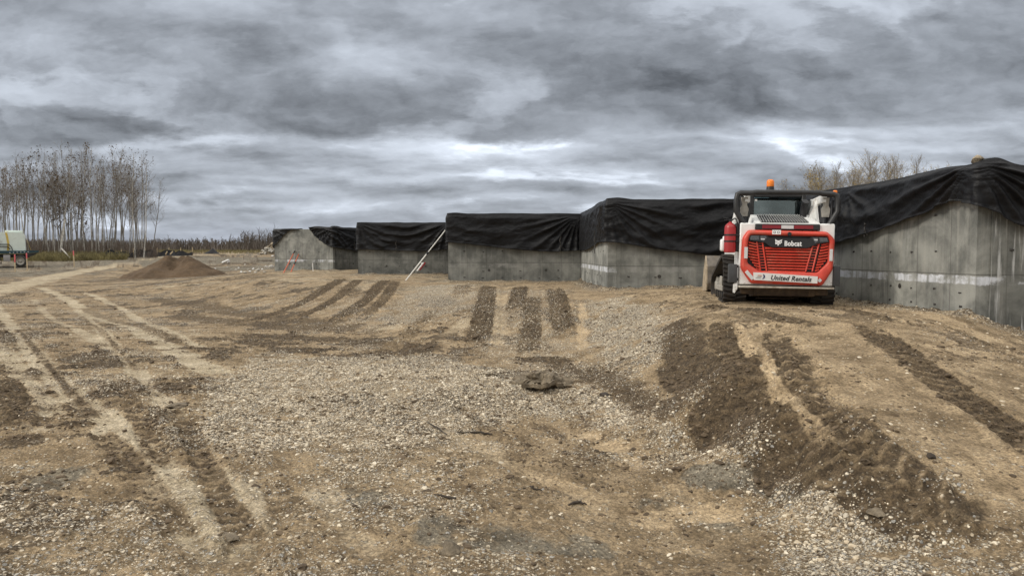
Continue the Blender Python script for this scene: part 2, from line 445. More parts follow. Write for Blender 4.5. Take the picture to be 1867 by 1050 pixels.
# ------------------------------------------------------------------ mesh helpers
class MB:
    def __init__(self):
        self.v, self.f, self.mi = [], [], []

    def raw(self, vs, fs, mi=0, Mx=None):
        o = len(self.v)
        for p in vs:
            p = Vector(p)
            self.v.append(tuple(Mx @ p) if Mx is not None else tuple(p))
        for q in fs:
            self.f.append([i + o for i in q])
            self.mi.append(mi)

    def box(self, c, s, rot=(0, 0, 0), bev=0.0, mi=0, seg=1):
        bm = bmesh.new()
        bmesh.ops.create_cube(bm, size=1.0)
        bmesh.ops.scale(bm, vec=s, verts=bm.verts)
        if bev > 0:
            bmesh.ops.bevel(bm, geom=list(bm.edges), offset=min(bev, 0.48 * min(s)), segments=seg, affect='EDGES', profile=0.5)
        Mx = Matrix.Translation(c) @ Euler(rot).to_matrix().to_4x4()
        bm.verts.index_update()
        self.raw([v.co for v in bm.verts], [[v.index for v in f.verts] for f in bm.faces], mi, Mx)
        bm.free()

    def tube(self, pts, rad, n=8, mi=0, cap=True):
        pts = [Vector(p) for p in pts]
        if not hasattr(rad, '__len__'):
            rad = [rad] * len(pts)
        o = len(self.v)
        up = Vector((0, 0, 1))
        prev = None
        for i, p in enumerate(pts):
            d = (pts[min(i + 1, len(pts) - 1)] - pts[max(i - 1, 0)])
            d = d.normalized() if d.length > 1e-9 else up
            if prev is None:
                a = d.orthogonal().normalized()
            else:
                a = (prev - d * prev.dot(d))
                a = a.normalized() if a.length > 1e-6 else d.orthogonal().normalized()
            prev = a
            b = d.cross(a)
            for j in range(n):
                t = 2 * math.pi * (j + 0.5) / n
                self.v.append(tuple(p + (a * math.cos(t) + b * math.sin(t)) * rad[i]))
        for i in range(len(pts) - 1):
            for j in range(n):
                k = (j + 1) % n
                self.f.append([o + i * n + j, o + i * n + k, o + (i + 1) * n + k, o + (i + 1) * n + j])
                self.mi.append(mi)
        if cap:
            self.f.append([o + j for j in range(n)][::-1])
            self.mi.append(mi)
            self.f.append([o + (len(pts) - 1) * n + j for j in range(n)])
            self.mi.append(mi)

    def lathe(self, o, prof, n=24, mi=0):
        """Turned shape about the y axis through o: prof holds (radius, offset along y)."""
        self.rings([[(o[0] + r * math.cos(2 * math.pi * j / n), o[1] + d, o[2] + r * math.sin(2 * math.pi * j / n)) for j in range(n)] for r, d in prof], mi)

    def prism(self, poly, a, b, axis='y', mi=0):
        """poly: 2D points; extruded from a to b along an axis (the polygon lies in the other two)."""
        n = len(poly)

        def P(p, t):
            return {'y': (p[0], t, p[1]), 'x': (t, p[0], p[1]), 'z': (p[0], p[1], t)}[axis]
        vs = [P(p, a) for p in poly] + [P(p, b) for p in poly]
        fs = [list(range(n)), list(range(2 * n - 1, n - 1, -1))]
        for i in range(n):
            j = (i + 1) % n
            fs.append([i, i + n, j + n, j])
        self.raw(vs, fs, mi)

    def rings(self, loops, mi=0, closed=True, cap=False):
        n = len(loops[0])
        vs = [p for lp in loops for p in lp]
        fs = []
        for i in range(len(loops) - 1):
            for j in range(n if closed else n - 1):
                k = (j + 1) % n
                fs.append([i * n + j, i * n + k, (i + 1) * n + k, (i + 1) * n + j])
        if cap:
            fs.append(list(range(n))[::-1])
            fs.append([(len(loops) - 1) * n + j for j in range(n)])
        self.raw(vs, fs, mi)

    def mesh(self, name, mats, smooth=40):
        me = bpy.data.meshes.new(name)
        me.from_pydata(self.v, [], self.f)
        mats = mats if isinstance(mats, (list, tuple)) else [mats]
        for q in mats:
            me.materials.append(q)
        if len(mats) > 1:
            me.polygons.foreach_set('material_index', self.mi)
        bm = bmesh.new()
        bm.from_mesh(me)
        bmesh.ops.recalc_face_normals(bm, faces=bm.faces)
        bm.to_mesh(me)
        bm.free()
        if smooth:
            me.polygons.foreach_set('use_smooth', [True] * len(me.polygons))
            me.set_sharp_from_angle(angle=R(smooth))
        me.update()
        return me

    def build(self, name, mats, parent=None, smooth=40):
        o = bpy.data.objects.new(name, self.mesh(name, mats, smooth))
        COL.objects.link(o)
        if parent is not None:
            o.parent = parent
        return o


def empty(name, loc=(0, 0, 0), rot=(0, 0, 0)):
    o = bpy.data.objects.new(name, None)
    COL.objects.link(o)
    o.location = loc
    o.rotation_euler = rot
    o.empty_display_size = 0.3
    return o


def tag(o, label=None, cat=None, group=None, kind=None):
    if label:
        o['label'] = label
    if cat:
        o['category'] = cat
    if group:
        o['group'] = group
    if kind:
        o['kind'] = kind
    return o


def text_mesh(s, size, mat, bold=0.0, shear=0.0, xs=1.0, depth=0.003):
    cu = bpy.data.curves.new('lettering', 'FONT')
    cu.body = s
    cu.size = size
    cu.align_x = 'CENTER'
    cu.align_y = 'CENTER'
    cu.offset = bold
    cu.space_character = 1.06
    cu.shear = shear
    cu.extrude = depth
    cu.resolution_u = 3
    o = bpy.data.objects.new('lettering', cu)
    COL.objects.link(o)
    me = bpy.data.meshes.new_from_object(o.evaluated_get(C.evaluated_depsgraph_get()))
    bpy.data.objects.remove(o)
    me.transform(Matrix.Diagonal((xs, 1, 1, 1)))
    me.materials.clear()
    me.materials.append(mat)
    me.name = 'lettering'
    return me


# ------------------------------------------------------------------ numpy noise
_rs = np.random.RandomState(7)
_tab = _rs.rand(256, 256)


def vnoise(x, y):
    xi = np.floor(x).astype(np.int64)
    yi = np.floor(y).astype(np.int64)
    fx = x - xi
    fy = y - yi
    fx = fx * fx * (3 - 2 * fx)
    fy = fy * fy * (3 - 2 * fy)
    a, b = xi & 255, (xi + 1) & 255
    c, d = yi & 255, (yi + 1) & 255
    return ((_tab[a, c] * (1 - fx) + _tab[b, c] * fx) * (1 - fy) + (_tab[a, d] * (1 - fx) + _tab[b, d] * fx) * fy)


def fbm(x, y, oct=4, gain=0.5):
    s = np.zeros_like(x)
    a, t = 1.0, 0.0
    ca, sa = math.cos(0.6), math.sin(0.6)
    for i in range(oct):
        s += a * vnoise(x + 17.3 * i, y + 9.1 * i)
        t += a
        a *= gain
        x, y = (x * ca - y * sa) * 2.03, (x * sa + y * ca) * 2.03
    return s / t


def sst(x, lo, hi):
    t = np.clip((x - lo) / (hi - lo), 0, 1)
    return t * t * (3 - 2 * t)


# ------------------------------------------------------------------ surveying the photograph
_cp, _sp = math.cos(PITCH), math.sin(PITCH)


def ray(px, py):
    u, v = (px - W0 / 2) / F, (H0 / 2 - py) / F
    return np.array((u, _cp + v * _sp, v * _cp - _sp))


def at_z(px, py, z):
    d = ray(px, py)
    t = (z - EYE) / d[2]
    return d[0] * t, d[1] * t


def at_y(px, py, Y):
    d = ray(px, py)
    t = Y / d[1]
    return d[0] * t, Y, EYE + d[2] * t

# ------------------------------------------------------------------ terrain: survey points (photo x, photo y, height)
_ctrl = [(0, 1050, 0), (450, 1050, 0), (933, 1050, 0), (1400, 1050, .02), (1867, 1050, .10),
         (0, 850, 0), (450, 850, 0), (933, 850, 0), (1250, 850, 0),
         (0, 700, 0), (300, 700, 0), (600, 700, -.02), (900, 700, -.03), (1080, 700, -.03),
         (0, 600, 0), (200, 600, 0), (400, 605, -.03), (600, 620, -.05), (800, 645, -.05), (1000, 648, -.04),
         (0, 535, 0), (200, 540, 0), (350, 540, 0), (430, 565, 0),
         (440, 520, .38), (500, 506, .62), (560, 503, .65), (640, 506, .66), (740, 511, .65),
         (480, 540, .30), (600, 550, .32), (540, 592, 0), (700, 555, .36), (660, 605, .0),
         (830, 524, .66), (940, 522, .65), (1040, 522, .65), (860, 572, .33), (950, 574, .33), (1030, 574, .33),
         (840, 632, -.02), (760, 540, .52),
         (1240, 588, .62), (1330, 678, .54), (1420, 742, .44), (1500, 802, .34), (1600, 882, .22), (1720, 960, .13),
         (1120, 662, -.04), (1200, 735, -.03), (1300, 805, -.01), (1430, 885, 0), (1560, 960, .01),
         (1300, 560, .66), (1400, 568, .66), (1515, 550, .66), (1640, 566, .66), (1770, 578, .65), (1867, 613, .38),
         (1500, 650, .60), (1640, 640, .60), (1720, 620, .58), (1867, 680, .42), (1520, 725, .47), (1700, 800, .35), (1867, 800, .30), (1867, 950, .16),
         (1070, 536, .64), (1150, 546, .64), (1185, 600, .42), (1130, 605, .2), (1090, 560, .48), (1065, 645, -.02), (1100, 620, .05)]
_wctrl = [(-20, 46, .12), (-45, 46, .2), (-40, 61, .38), (-20, 61, .5), (-8, 52, .62), (-60, 80, 1.3), (-40, 80, 1.2), (-25, 80, 1.1),
          (0, 60, .8), (30, 60, .8), (-60, 120, 1.75), (-20, 120, 1.7), (40, 120, 1.5), (0, 200, 2), (-100, 200, 2), (100, 200, 2),
          (0, 1000, 2), (-600, 1000, 2), (600, 1000, 2), (-1500, 3000, 2), (1500, 3000, 2), (-12, 42, .62), (-14, 40, .45),
          (5, 22, .66), (0, 29, .66), (4, 35, .66), (9, 15, .6), (9.5, 11.2, .25), (14, 12, .1), (16, 20, .4), (8, 6, .05), (10, 3, 0), (-8, 3, 0), (0, 1, 0), (4, 1, .02), (-4, 1, 0),
          (-11.5, 37.5, .66), (-8.5, 36.5, .68), (-5, 31, .66), (-9, 34, .64), (0, 24.2, .65), (-3.2, 30, .66)]
_pc = []
for _x, _y, _z in _ctrl:
    a_, b_ = at_z(_x, _y, _z)
    _pc.append((a_, b_, _z))
_pc += _wctrl
_pc = np.array(_pc, float)


def _uw(x, y):
    q = np.maximum(y + 3.0, 0.5)
    return x / q, np.log(q)


_U, _Wc = _uw(_pc[:, 0], _pc[:, 1])


def _tpsk(r2):
    return r2 * np.log(r2 + 1e-12)


_n = len(_pc)
_A = np.zeros((_n + 3, _n + 3))
_A[:_n, :_n] = _tpsk((_U[:, None] - _U[None]) ** 2 + (_Wc[:, None] - _Wc[None]) ** 2) + np.eye(_n) * 0.0008
_A[:_n, _n] = 1
_A[:_n, _n + 1] = _U
_A[:_n, _n + 2] = _Wc
_A[_n:, :_n] = _A[:_n, _n:].T
_coef = np.linalg.solve(_A, np.concatenate([_pc[:, 2], np.zeros(3)]))


def hbase(x, y):
    x = np.asarray(x, float)
    y = np.asarray(y, float)
    out = np.empty(x.shape)
    xf, yf, of = x.ravel(), y.ravel(), out.reshape(-1)
    for i in range(0, xf.size, 60000):
        u, w = _uw(xf[i:i + 60000], yf[i:i + 60000])
        k = _tpsk((u[:, None] - _U[None]) ** 2 + (w[:, None] - _Wc[None]) ** 2)
        of[i:i + 60000] = k @ _coef[:_n] + _coef[_n] + _coef[_n + 1] * u + _coef[_n + 2] * w
    return np.clip(out, -0.25, 2.05)


def hz(x, y):
    return float(hbase(np.array([x]), np.array([y]))[0])


_ts = np.exp(np.linspace(math.log(2.5), math.log(140), 900))


def ground(px, py):
    """The first spot of the terrain a sight line meets."""
    d = ray(px, py)
    p = d[None] * _ts[:, None]
    h = hbase(p[:, 0], p[:, 1])
    below = np.where(EYE + p[:, 2] < h)[0]
    i = below[0] if len(below) else len(_ts) - 1
    return p[i, 0], p[i, 1], h[i]


def gpath(pts):
    return np.array([ground(*p)[:2] for p in pts])


def stroke(x, y, path, width, warp=0.0):
    """(distance across, distance along) of points near a polyline; far points get a large distance."""
    m = width * 1.2 + 0.5
    lo, hi = path.min(0) - m, path.max(0) + m
    idx = np.where((x > lo[0]) & (x < hi[0]) & (y > lo[1]) & (y < hi[1]))[0]
    if not len(idx):
        return idx, None, None, None
    X, Y = x[idx], y[idx]
    best = np.full(len(idx), 1e9)
    side = np.zeros(len(idx))
    along = np.zeros(len(idx))
    tot = 0.0
    L = sum(np.linalg.norm(path[i + 1] - path[i]) for i in range(len(path) - 1))
    for i in range(len(path) - 1):
        a, b = path[i], path[i + 1]
        e = b - a
        ln = np.linalg.norm(e)
        if ln < 1e-6:
            continue
        e = e / ln
        t0 = (X - a[0]) * e[0] + (Y - a[1]) * e[1]
        t = np.clip(t0, 0, ln)
        dx, dy = X - a[0] - e[0] * t, Y - a[1] - e[1] * t
        d = np.hypot(dx, dy)
        sd = np.sign(dx * e[1] - dy * e[0])
        k = d < best
        best[k] = d[k]
        side[k] = sd[k]
        along[k] = (tot + t)[k]
        tot += ln
    return idx, best, side, (along, L)


def smooth_path(p, n=3):
    for _ in range(n):
        q = np.empty((2 * len(p) - 2 + 0, 2)) if False else None
        out = [p[0]]
        for i in range(len(p) - 1):
            out += [p[i] * .75 + p[i + 1] * .25, p[i] * .25 + p[i + 1] * .75]
        out.append(p[-1])
        p = np.array(out)
    return p


# crawler treads (dark turned soil), wheel tracks (pale, packed), dark smears: photo points, width in metres, strength
TREADS = [([(1285, 575), (1312, 605), (1352, 650), (1390, 692), (1420, 736), (1470, 793), (1535, 845), (1620, 905), (1730, 980), (1850, 1060)], .42, 1.0),
          ([(1405, 592), (1420, 612), (1456, 679), (1505, 736), (1556, 793), (1645, 868), (1750, 945), (1880, 1030)], .36, .85),
          ([(1575, 588), (1640, 640), (1720, 702), (1800, 757), (1900, 822), (2020, 905)], .40, 1.0),
          ([(1285, 556), (1370, 572), (1450, 585), (1510, 606)], .40, .8),
          ([(1490, 560), (1560, 572), (1650, 592), (1680, 604)], .38, .75),
          ([(1690, 585), (1750, 606), (1867, 660)], .14, .7),
          ([(892, 522), (884, 560), (878, 600), (862, 634)], .46, .95),
          ([(950, 524), (944, 550), (936, 575)], .42, .95),
          ([(972, 540), (970, 580), (966, 622), (960, 650)], .40, .8),
          ([(1012, 528), (1020, 565), (1028, 600), (1036, 615)], .46, .9),
          ([(800, 556), (765, 590), (715, 632), (690, 650)], .40, .6),
          ([(846, 520), (838, 545)], .46, .7),
          ([(625, 509), (590, 532), (545, 556), (480, 580), (430, 592)], .48, .95),
          ([(655, 510), (630, 535), (590, 560), (520, 588)], .40, .9),
          ([(704, 512), (680, 540), (650, 562), (600, 590)], .44, 1.0),
          ([(722, 513), (712, 535), (690, 558), (655, 585)], .36, .85),
          ([(540, 520), (500, 540), (455, 560)], .30, .4),
          ([(385, 520), (400, 535), (420, 545)], .5, .4),
          ([(1010, 700), (1060, 760), (1100, 830)], .34, .45),
          ([(905, 700), (930, 760), (960, 840), (1000, 900)], .32, .45),
          ([(165, 770), (245, 860), (300, 930), (370, 1040)], .24, .6),
          ([(320, 740), (345, 790), (372, 850), (410, 920), (460, 1020), (480, 1060)], .22, .7),
          ([(215, 690), (250, 750), (278, 800), (310, 860)], .22, .65),
          ([(490, 850), (520, 920), (560, 985), (610, 1050)], .26, .55),
          ([(1150, 945), (1210, 975), (1270, 1010)], .22, .6),
          ([(0, 690), (22, 715), (24, 745), (10, 775), (-20, 800)], .34, .95)]
PALE = [([(700, 715), (840, 800), (1000, 880), (1160, 950)], .24, .6),
        ([(560, 870), (640, 970), (710, 1060)], .26, .6),
        ([(1000, 760), (1100, 810), (1240, 850)], .22, .6),
        ([(1300, 880), (1420, 930), (1560, 1010)], .26, .55),
        ([(70, 524), (130, 550), (206, 586), (298, 627), (404, 688)], .48, .85),
        ([(120, 540), (164, 582), (192, 613), (219, 644), (262, 694), (330, 770), (390, 870), (440, 960)], .26, .7),
        ([(150, 532), (215, 556), (300, 600), (370, 640)], .30, .7),
        ([(-60, 520), (0, 562), (34, 613), (86, 678), (150, 735), (215, 785), (290, 855), (370, 950), (430, 1060)], .38, .78),
        ([(-80, 560), (-30, 600), (20, 660), (60, 715), (110, 770)], .34, .7),
        ([(60, 545), (110, 590), (180, 625), (230, 660)], .24, .6),
        ([(0, 800), (60, 790), (150, 760)], .22, .6),
        ([(430, 860), (470, 930), (520, 1010)], .28, .6),
        ([(290, 470), (200, 485), (100, 503), (30, 520), (-60, 545)], 2.4, .75),
        ([(470, 461), (380, 464), (300, 469)], 3.2, .8),
        ([(420, 512), (330, 520), (260, 526)], .5, .8),
        ([(470, 508), (520, 512), (600, 506)], .8, .5),
        ([(1005, 780), (1080, 800), (1180, 835)], .32, .9),
        ([(1060, 548), (1062, 600), (1064, 640)], .22, .8),
        ([(915, 535), (912, 580), (905, 640)], .36, .6),
        ([(640, 690), (760, 750), (830, 790)], .55, .5),
        ([(870, 800), (960, 860), (1060, 900), (1200, 920)], .28, .6),
        ([(1070, 925), (1200, 950), (1340, 925), (1440, 930)], .30, .75),
        ([(760, 590), (700, 600), (640, 590)], .4, .5),
        ([(780, 620), (850, 600), (860, 575)], .6, .6),
                ([(1450, 600), (1530, 660), (1640, 760), (1780, 860), (1900, 960)], .70, .35),
        ([(1480, 545), (1600, 560), (1720, 585), (1867, 640)], .55, .7)]
DARK = [([(780, 700), (900, 790), (1010, 850), (1160, 905)], .16, .55),
        ([(930, 740), (1090, 840), (1250, 890)], .16, .5),
        ([(660, 780), (800, 860), (930, 940), (1010, 1010)], .16, .5),
        ([(1080, 880), (1200, 930), (1350, 1000), (1440, 1060)], .18, .5),
        ([(30, 600), (75, 650), (125, 712), (180, 770)], .14, .7),
        ([(150, 575), (205, 625), (255, 680)], .12, .6),
        ([(280, 545), (380, 560), (520, 585), (640, 590)], .8, .6),
        ([(150, 560), (230, 590), (330, 625)], .35, .5),
        ([(600, 700), (720, 690), (850, 690)], .25, .55),
        ([(500, 720), (580, 735), (680, 730)], .22, .5),
        ([(0, 790), (60, 770), (140, 755), (230, 745)], .22, .6),
        ([(210, 830), (330, 850), (470, 850)], .25, .5),
        ([(40, 1000), (160, 985), (300, 990)], .28, .5),
        ([(660, 970), (760, 985), (880, 1000)], .24, .55),
        ([(900, 830), (1000, 840), (1100, 870), (1200, 890)], .22, .5),
        ([(1222, 588), (1240, 625), (1268, 662), (1318, 705), (1385, 757), (1490, 818), (1600, 878), (1710, 935), (1830, 995)], .60, 1.0),
        ([(1010, 655), (1100, 690), (1180, 740), (1260, 780)], .50, .7),
        ([(920, 660), (990, 652), (1060, 665)], .35, .8),
        ([(330, 575), (430, 590), (560, 600), (680, 596)], .9, .62),
        ([(420, 610), (560, 615), (700, 628), (820, 640)], .55, .65),
        ([(1330, 870), (1250, 862), (1180, 858)], .24, .75),
        ([(0, 880), (60, 870), (130, 855)], .30, .6),
        ([(280, 735), (330, 740), (370, 735)], .2, .85),
        ([(140, 512), (250, 510), (380, 505)], 1.3, .7)]
GREY = [([(610, 925), (760, 935), (900, 985), (1050, 1010)], .55, .75),
        ([(1180, 935), (1260, 950), (1330, 960)], .30, .7),
        ([(1280, 865), (1380, 880), (1460, 905)], .22, .9),
        ([(-20, 930), (40, 900), (120, 870)], .35, .7),
        ([(150, 500), (60, 500), (-50, 495)], 3.0, .85),
        ([(300, 472), (160, 480), (40, 484)], 16, 1.0), ([(-60, 505), (40, 500), (130, 494)], 7, .9),
        ([(340, 990), (450, 960), (560, 975)], .4, .45),
        ([(170, 560), (230, 575), (280, 600)], .4, .5),
        ([(370, 476), (440, 474), (520, 474)], 18.0, 1.0),
        ([(385, 492), (450, 488), (500, 488)], 9, 1.0),
        ([(160, 720), (100, 690), (60, 660)], .3, .4)]
GRAVEL = [([(330, 770), (400, 690), (480, 645), (620, 655), (760, 650), (900, 672), (1010, 690), (1150, 740), (1240, 790), (1000, 760), (830, 790), (700, 830), (560, 830), (420, 830), (340, 810)], .98),
          ([(1215, 775), (1330, 790), (1440, 815), (1560, 870), (1690, 940), (1800, 1000), (1867, 1030), (1867, 1060), (1480, 1060), (1440, 980), (1400, 900), (1300, 850), (1210, 815)], .98),
          ([(1068, 548), (1140, 545), (1215, 575), (1215, 620), (1190, 660), (1100, 660), (1072, 635)], 1.0),
          ([(680, 585), (730, 545), (790, 520), (870, 520), (860, 560), (800, 580), (740, 600)], .75),
          ([(480, 870), (620, 850), (760, 830), (900, 850), (860, 930), (700, 950), (560, 930)], .45),
          ([(100, 950), (260, 930), (420, 960), (560, 1000), (560, 1060), (60, 1060)], .5),
          ([(820, 980), (960, 1000), (960, 1060), (700, 1060)], .42),
          ([(880, 530), (1040, 530), (1050, 640), (1200, 700), (1350, 760), (1300, 740), (1100, 700), (900, 670), (860, 600)], .5)]
_TP = [(smooth_path(gpath(p)), w, s) for p, w, s in TREADS]
_PP = [(smooth_path(gpath(p)), w, s) for p, w, s in PALE]
_DP = [(smooth_path(gpath(p)), w, s) for p, w, s in DARK]
_GP = [(smooth_path(gpath(p)), w, s) for p, w, s in GREY]
_GAPS = [(smooth_path(gpath(p)), w, s) for p, w, s in [([(1340, 590), (1364, 628), (1404, 682), (1440, 733), (1492, 792), (1550, 845)], .15, .8), ([(1458, 600), (1480, 640), (1530, 715), (1590, 790)], .30, .6)]]
_VP = [(gpath(p), s) for p, s in GRAVEL]


def poly_mask(x, y, poly, soft, warp):
    lo, hi = poly.min(0) - 1.5, poly.max(0) + 1.5
    idx = np.where((x > lo[0]) & (x < hi[0]) & (y > lo[1]) & (y < hi[1]))[0]
    X, Y = x[idx], y[idx]
    ins = np.zeros(len(idx), bool)
    dist = np.full(len(idx), 1e9)
    n = len(poly)
    for i in range(n):
        a, b = poly[i], poly[(i + 1) % n]
        e = b - a
        l2 = max(e @ e, 1e-9)
        t = np.clip(((X - a[0]) * e[0] + (Y - a[1]) * e[1]) / l2, 0, 1)
        dist = np.minimum(dist, np.hypot(X - a[0] - e[0] * t, Y - a[1] - e[1] * t))
        c = ((a[1] > Y) != (b[1] > Y))
        xx = a[0] + (Y - a[1]) / (b[1] - a[1] + 1e-12) * e[0]
        ins ^= c & (X < xx)
    d = np.where(ins, dist, -dist) + warp[idx]
    return idx, sst(d, -soft, soft)


def soil(x, y):
    """Height and the soil maps (turned, packed, gravel, grey clay) at ground points."""
    z = hbase(x, y)
    far = sst(y, 26, 60)
    w1 = fbm(x * 1.1, y * 1.1, 5) - .5
    w2 = fbm(x * 4.3 + 31, y * 4.3, 4) - .5
    w3 = fbm(x * 16 + 3, y * 16 + 8, 3) - .5
    dark = sst(w1 + .7 * w2 + .4 * w3, -.05, .22) * .85
    pale = sst(-w1 + .3 * w2, .04, .3) * .42
    grav = .07 + .40 * sst(fbm(x * .75 + 40, y * .75, 4) + .5 * w2, .50, .74)
    dark *= 1 - .45 * sst(y, 7.5, 5.0)
    grey = sst(fbm(x * .55 + 80, y * .55 + 12, 4) + .3 * w2, .54, .74) * .38 * sst(y, 16, 8)
    ramp = np.zeros_like(x)
    dz = np.zeros_like(x)
    # the packed tan ramp on the right
    onramp = sst(x - .16 * np.maximum(0, 6 - y) , 2.15, 2.6) * sst(y, 22, 18) * sst(y, 2.5, 4.5)
    onramp *= sst(z, .10, .22)
    pad = sst(z, .40, .58) * sst(y, 46, 40) * sst(x + .3 * y, -2.5, .5)
    flat = np.maximum(onramp, pad)
    grav = grav * (1 - .82 * flat)
    grey = grey * (1 - flat)
    pale = np.maximum(pale * (1 - .3 * flat), flat * (.40 + 1.1 * w1 + .7 * w2))
    dark = dark * (1 - .3 * flat)
    # bladed corduroy on the left
    left = sst(x + .22 * y, .5, -2.0) * sst(y, 22, 10)
    cord = fbm(x * .75 + .35 * y, y * 8.5 - x * 1.1, 4)
    cordr = (1 - np.abs(2 * cord - 1)) ** 3
    for poly, s in _VP:
        idx, mk = poly_mask(x, y, poly, .30, (w1 * .6 + w2 * .55))
        grav[idx] = np.maximum(grav[idx], mk * s * sst(w2[idx] + .6 * w3[idx] + .5 * w1[idx], -.36, -.02))
        dark[idx] *= 1 - .25 * mk * s
        grey[idx] *= 1 - .6 * mk * s
    smooth = flat * .75
    for path, w, s in _GP:
        idx, d, sd, al = stroke(x, y, path, w)
        if len(idx):
            mk = s * (.85 if w < 2 else 1) * sst(d + w2[idx] * min(w, 4) * 1.3 + w1[idx] * min(w, 6) * 1.0, w * .75, w * .10)
            grey[idx] = np.maximum(grey[idx], mk)
            pale[idx] *= 1 - .8 * mk
            if w < 2:
                dark[idx] = np.maximum(dark[idx], .7 * mk * sst(w2[idx] + w3[idx] * .7, -.02, .14))
    for path, w, s in _PP:
        idx, d, sd, al = stroke(x, y, path, w)
        if not len(idx):
            continue
        e = sst(al[0], 0, .5) * sst(al[1] - al[0], 0, .5)
        mk = s * e * sst(d + w2[idx] * min(w, .9) * .55 + w1[idx] * min(w, 1.2) * .5, w * .62, w * .26) * (.78 + .22 * sst(w1[idx] + .7 * w2[idx], .14, -.12))
        pale[idx] = np.maximum(pale[idx], mk)
        dark[idx] *= 1 - .85 * mk
        grey[idx] *= 1 - .8 * mk
        grav[idx] *= 1 - .7 * mk
        smooth[idx] = np.maximum(smooth[idx], mk)
        if w < .65:
            dz[idx] -= .018 * mk
            rib = np.abs(((d * sd + 10) / .075) % 1 - .5)
            dz[idx] += .010 * mk * sst(rib, .28, .12) * sst(fbm(x[idx] * .8, y[idx] * .8, 2), .42, .56)
    for path, w, s in _DP:
        idx, d, sd, al = stroke(x, y, path, w)
        if len(idx):
            e = sst(al[0], 0, .4) * sst(al[1] - al[0], 0, .4)
            mk = s * e * sst(d + w2[idx] * w * .8 + w1[idx] * w * .7, w * .72, w * .2)
            if w < .3:
                mk *= .6 + .4 * sst(w2[idx] + .8 * w1[idx] + .3 * w3[idx], -.16, .06)
            dark[idx] = np.maximum(dark[idx], mk)
            pale[idx] *= 1 - .9 * mk
            grav[idx] *= 1 - .80 * mk
            smooth[idx] *= 1 - mk
            dz[idx] += .012 * mk * w3[idx] * 2
    cleat = np.zeros_like(x)
    for path, w, s in _TP:
        idx, d, sd, al = stroke(x, y, path, w)
        if not len(idx):
            continue
        e = sst(al[0] + w2[idx] * 1.2 + w3[idx] * .5, .05, .75) * sst(al[1] - al[0] + w2[idx] * 1.2 + w3[idx] * .5, .05, .75)
        body = e * sst(d + w2[idx] * .10 + w3[idx] * .04, w * .56, w * .42)
        brk = .78 + .22 * sst(fbm(x[idx] * 1.7 + 5, y[idx] * 1.7, 3), .40, .56)
        mk = s * body * brk
        q = d * sd / w
        ph = (al[0] + .30 * w * np.abs(q) * 2 + .02 * w2[idx]) / .17
        c = np.abs((ph % 1) - .5) * 2
        dark[idx] = np.maximum(dark[idx] * (1 - .4 * body), mk * (1 - (.16 + .26 * sst(y[idx], 12, 8)) * sst(c, .5, .82)))
        pale[idx] *= 1 - .92 * mk
        grey[idx] *= 1 - .6 * mk
        grav[idx] *= 1 - .65 * mk
        smooth[idx] *= 1 - .8 * mk
        dz[idx] += body * (-.018 * s + (.036 + .022 * sst(y[idx], 9, 14)) * s * sst(c, .35, .8) * (.8 + .7 * w3[idx]))
        berm = e * sst(np.abs(d - w * .62), .10, .0)
        dz[idx] += berm * .022 * s * (1 + 2.0 * w2[idx])
        cleat[idx] = np.maximum(cleat[idx], body)
    for path, w, s in _GAPS:
        idx, d, sd, al = stroke(x, y, path, w)
        if len(idx):
            mk = s * sst(al[0], 0, .5) * sst(al[1] - al[0], 0, .8) * sst(d + w2[idx] * .12, w * .6, w * .35)
            dark[idx] *= 1 - .9 * mk
            pale[idx] = np.maximum(pale[idx], .7 * mk)
            smooth[idx] = np.maximum(smooth[idx], .7 * mk)
    rough = (1 - .72 * smooth) * (1 - .5 * far)
    dz += rough * (.034 * w1 + .034 * w2 + .034 * w3 + .020 * (fbm(x * 41, y * 41, 2) - .5) * sst(y, 14, 8))
    lumps = sst(fbm(x * 7.5 + 60, y * 7.5 + 3, 3), .58, .75)
    dz += (.026 - .016 * sst(x, 1.0, 1.8)) * lumps * np.maximum(dark, grey) * (1 - .5 * cleat) * (1 - far)
    dz += left * (1 - .5 * smooth) * .026 * cordr
    dark = np.maximum(dark, left * (1 - .45 * smooth) * sst(cordr, .62, .88) * .85 * sst(w1 + w2, -.10, .14))
    dz += .05 * far * w1
    # a small scar where the slab was pulled up
    sx, sy, _ = _scar
    r = np.hypot((x - sx) / .95, (y - sy) / .75)
    dark = np.maximum(dark, .85 * sst(r + w2, 1.0, .5))
    dz += .05 * np.exp(-((r - .75) / .25) ** 2) * (y > sy) - .03 * np.exp(-(r / .5) ** 2)
    # dirt and crumbs pushed against the wall feet
    for p, q in _walls:
        idx, d, sd, al = stroke(x, y, np.array([p, q]), .6)
        if len(idx):
            k = sst(d + w2[idx] * .35, .42, .02)
            dz[idx] += .07 * k * (.7 + 2.0 * w2[idx])
            dark[idx] = np.maximum(dark[idx], .75 * sst(d + w2[idx] * .5 + w1[idx] * .4, .40, .08))
            grav[idx] = np.maximum(grav[idx], .5 * sst(d + w2[idx] * .5, .7, .2))
    return z + dz, np.clip(dark, 0, 1), np.clip(pale, 0, 1), np.clip(grav, 0, 1), np.clip(grey, 0, 1)


_scar = ground(988, 690)
_walls = [((11.5, 11.15), (6.89, 11.4)), ((6.89, 11.4), (6.25, 18.1)), ((6.25, 18.1), (2.31, 18.55)), ((2.31, 18.55), (2.25, 24.9)), ((2.25, 24.9), (-2.07, 24.9)), ((-2.62, 32.4), (-6.5, 32.4)), ((-8.9, 38.2), (-12.2, 39.5))]


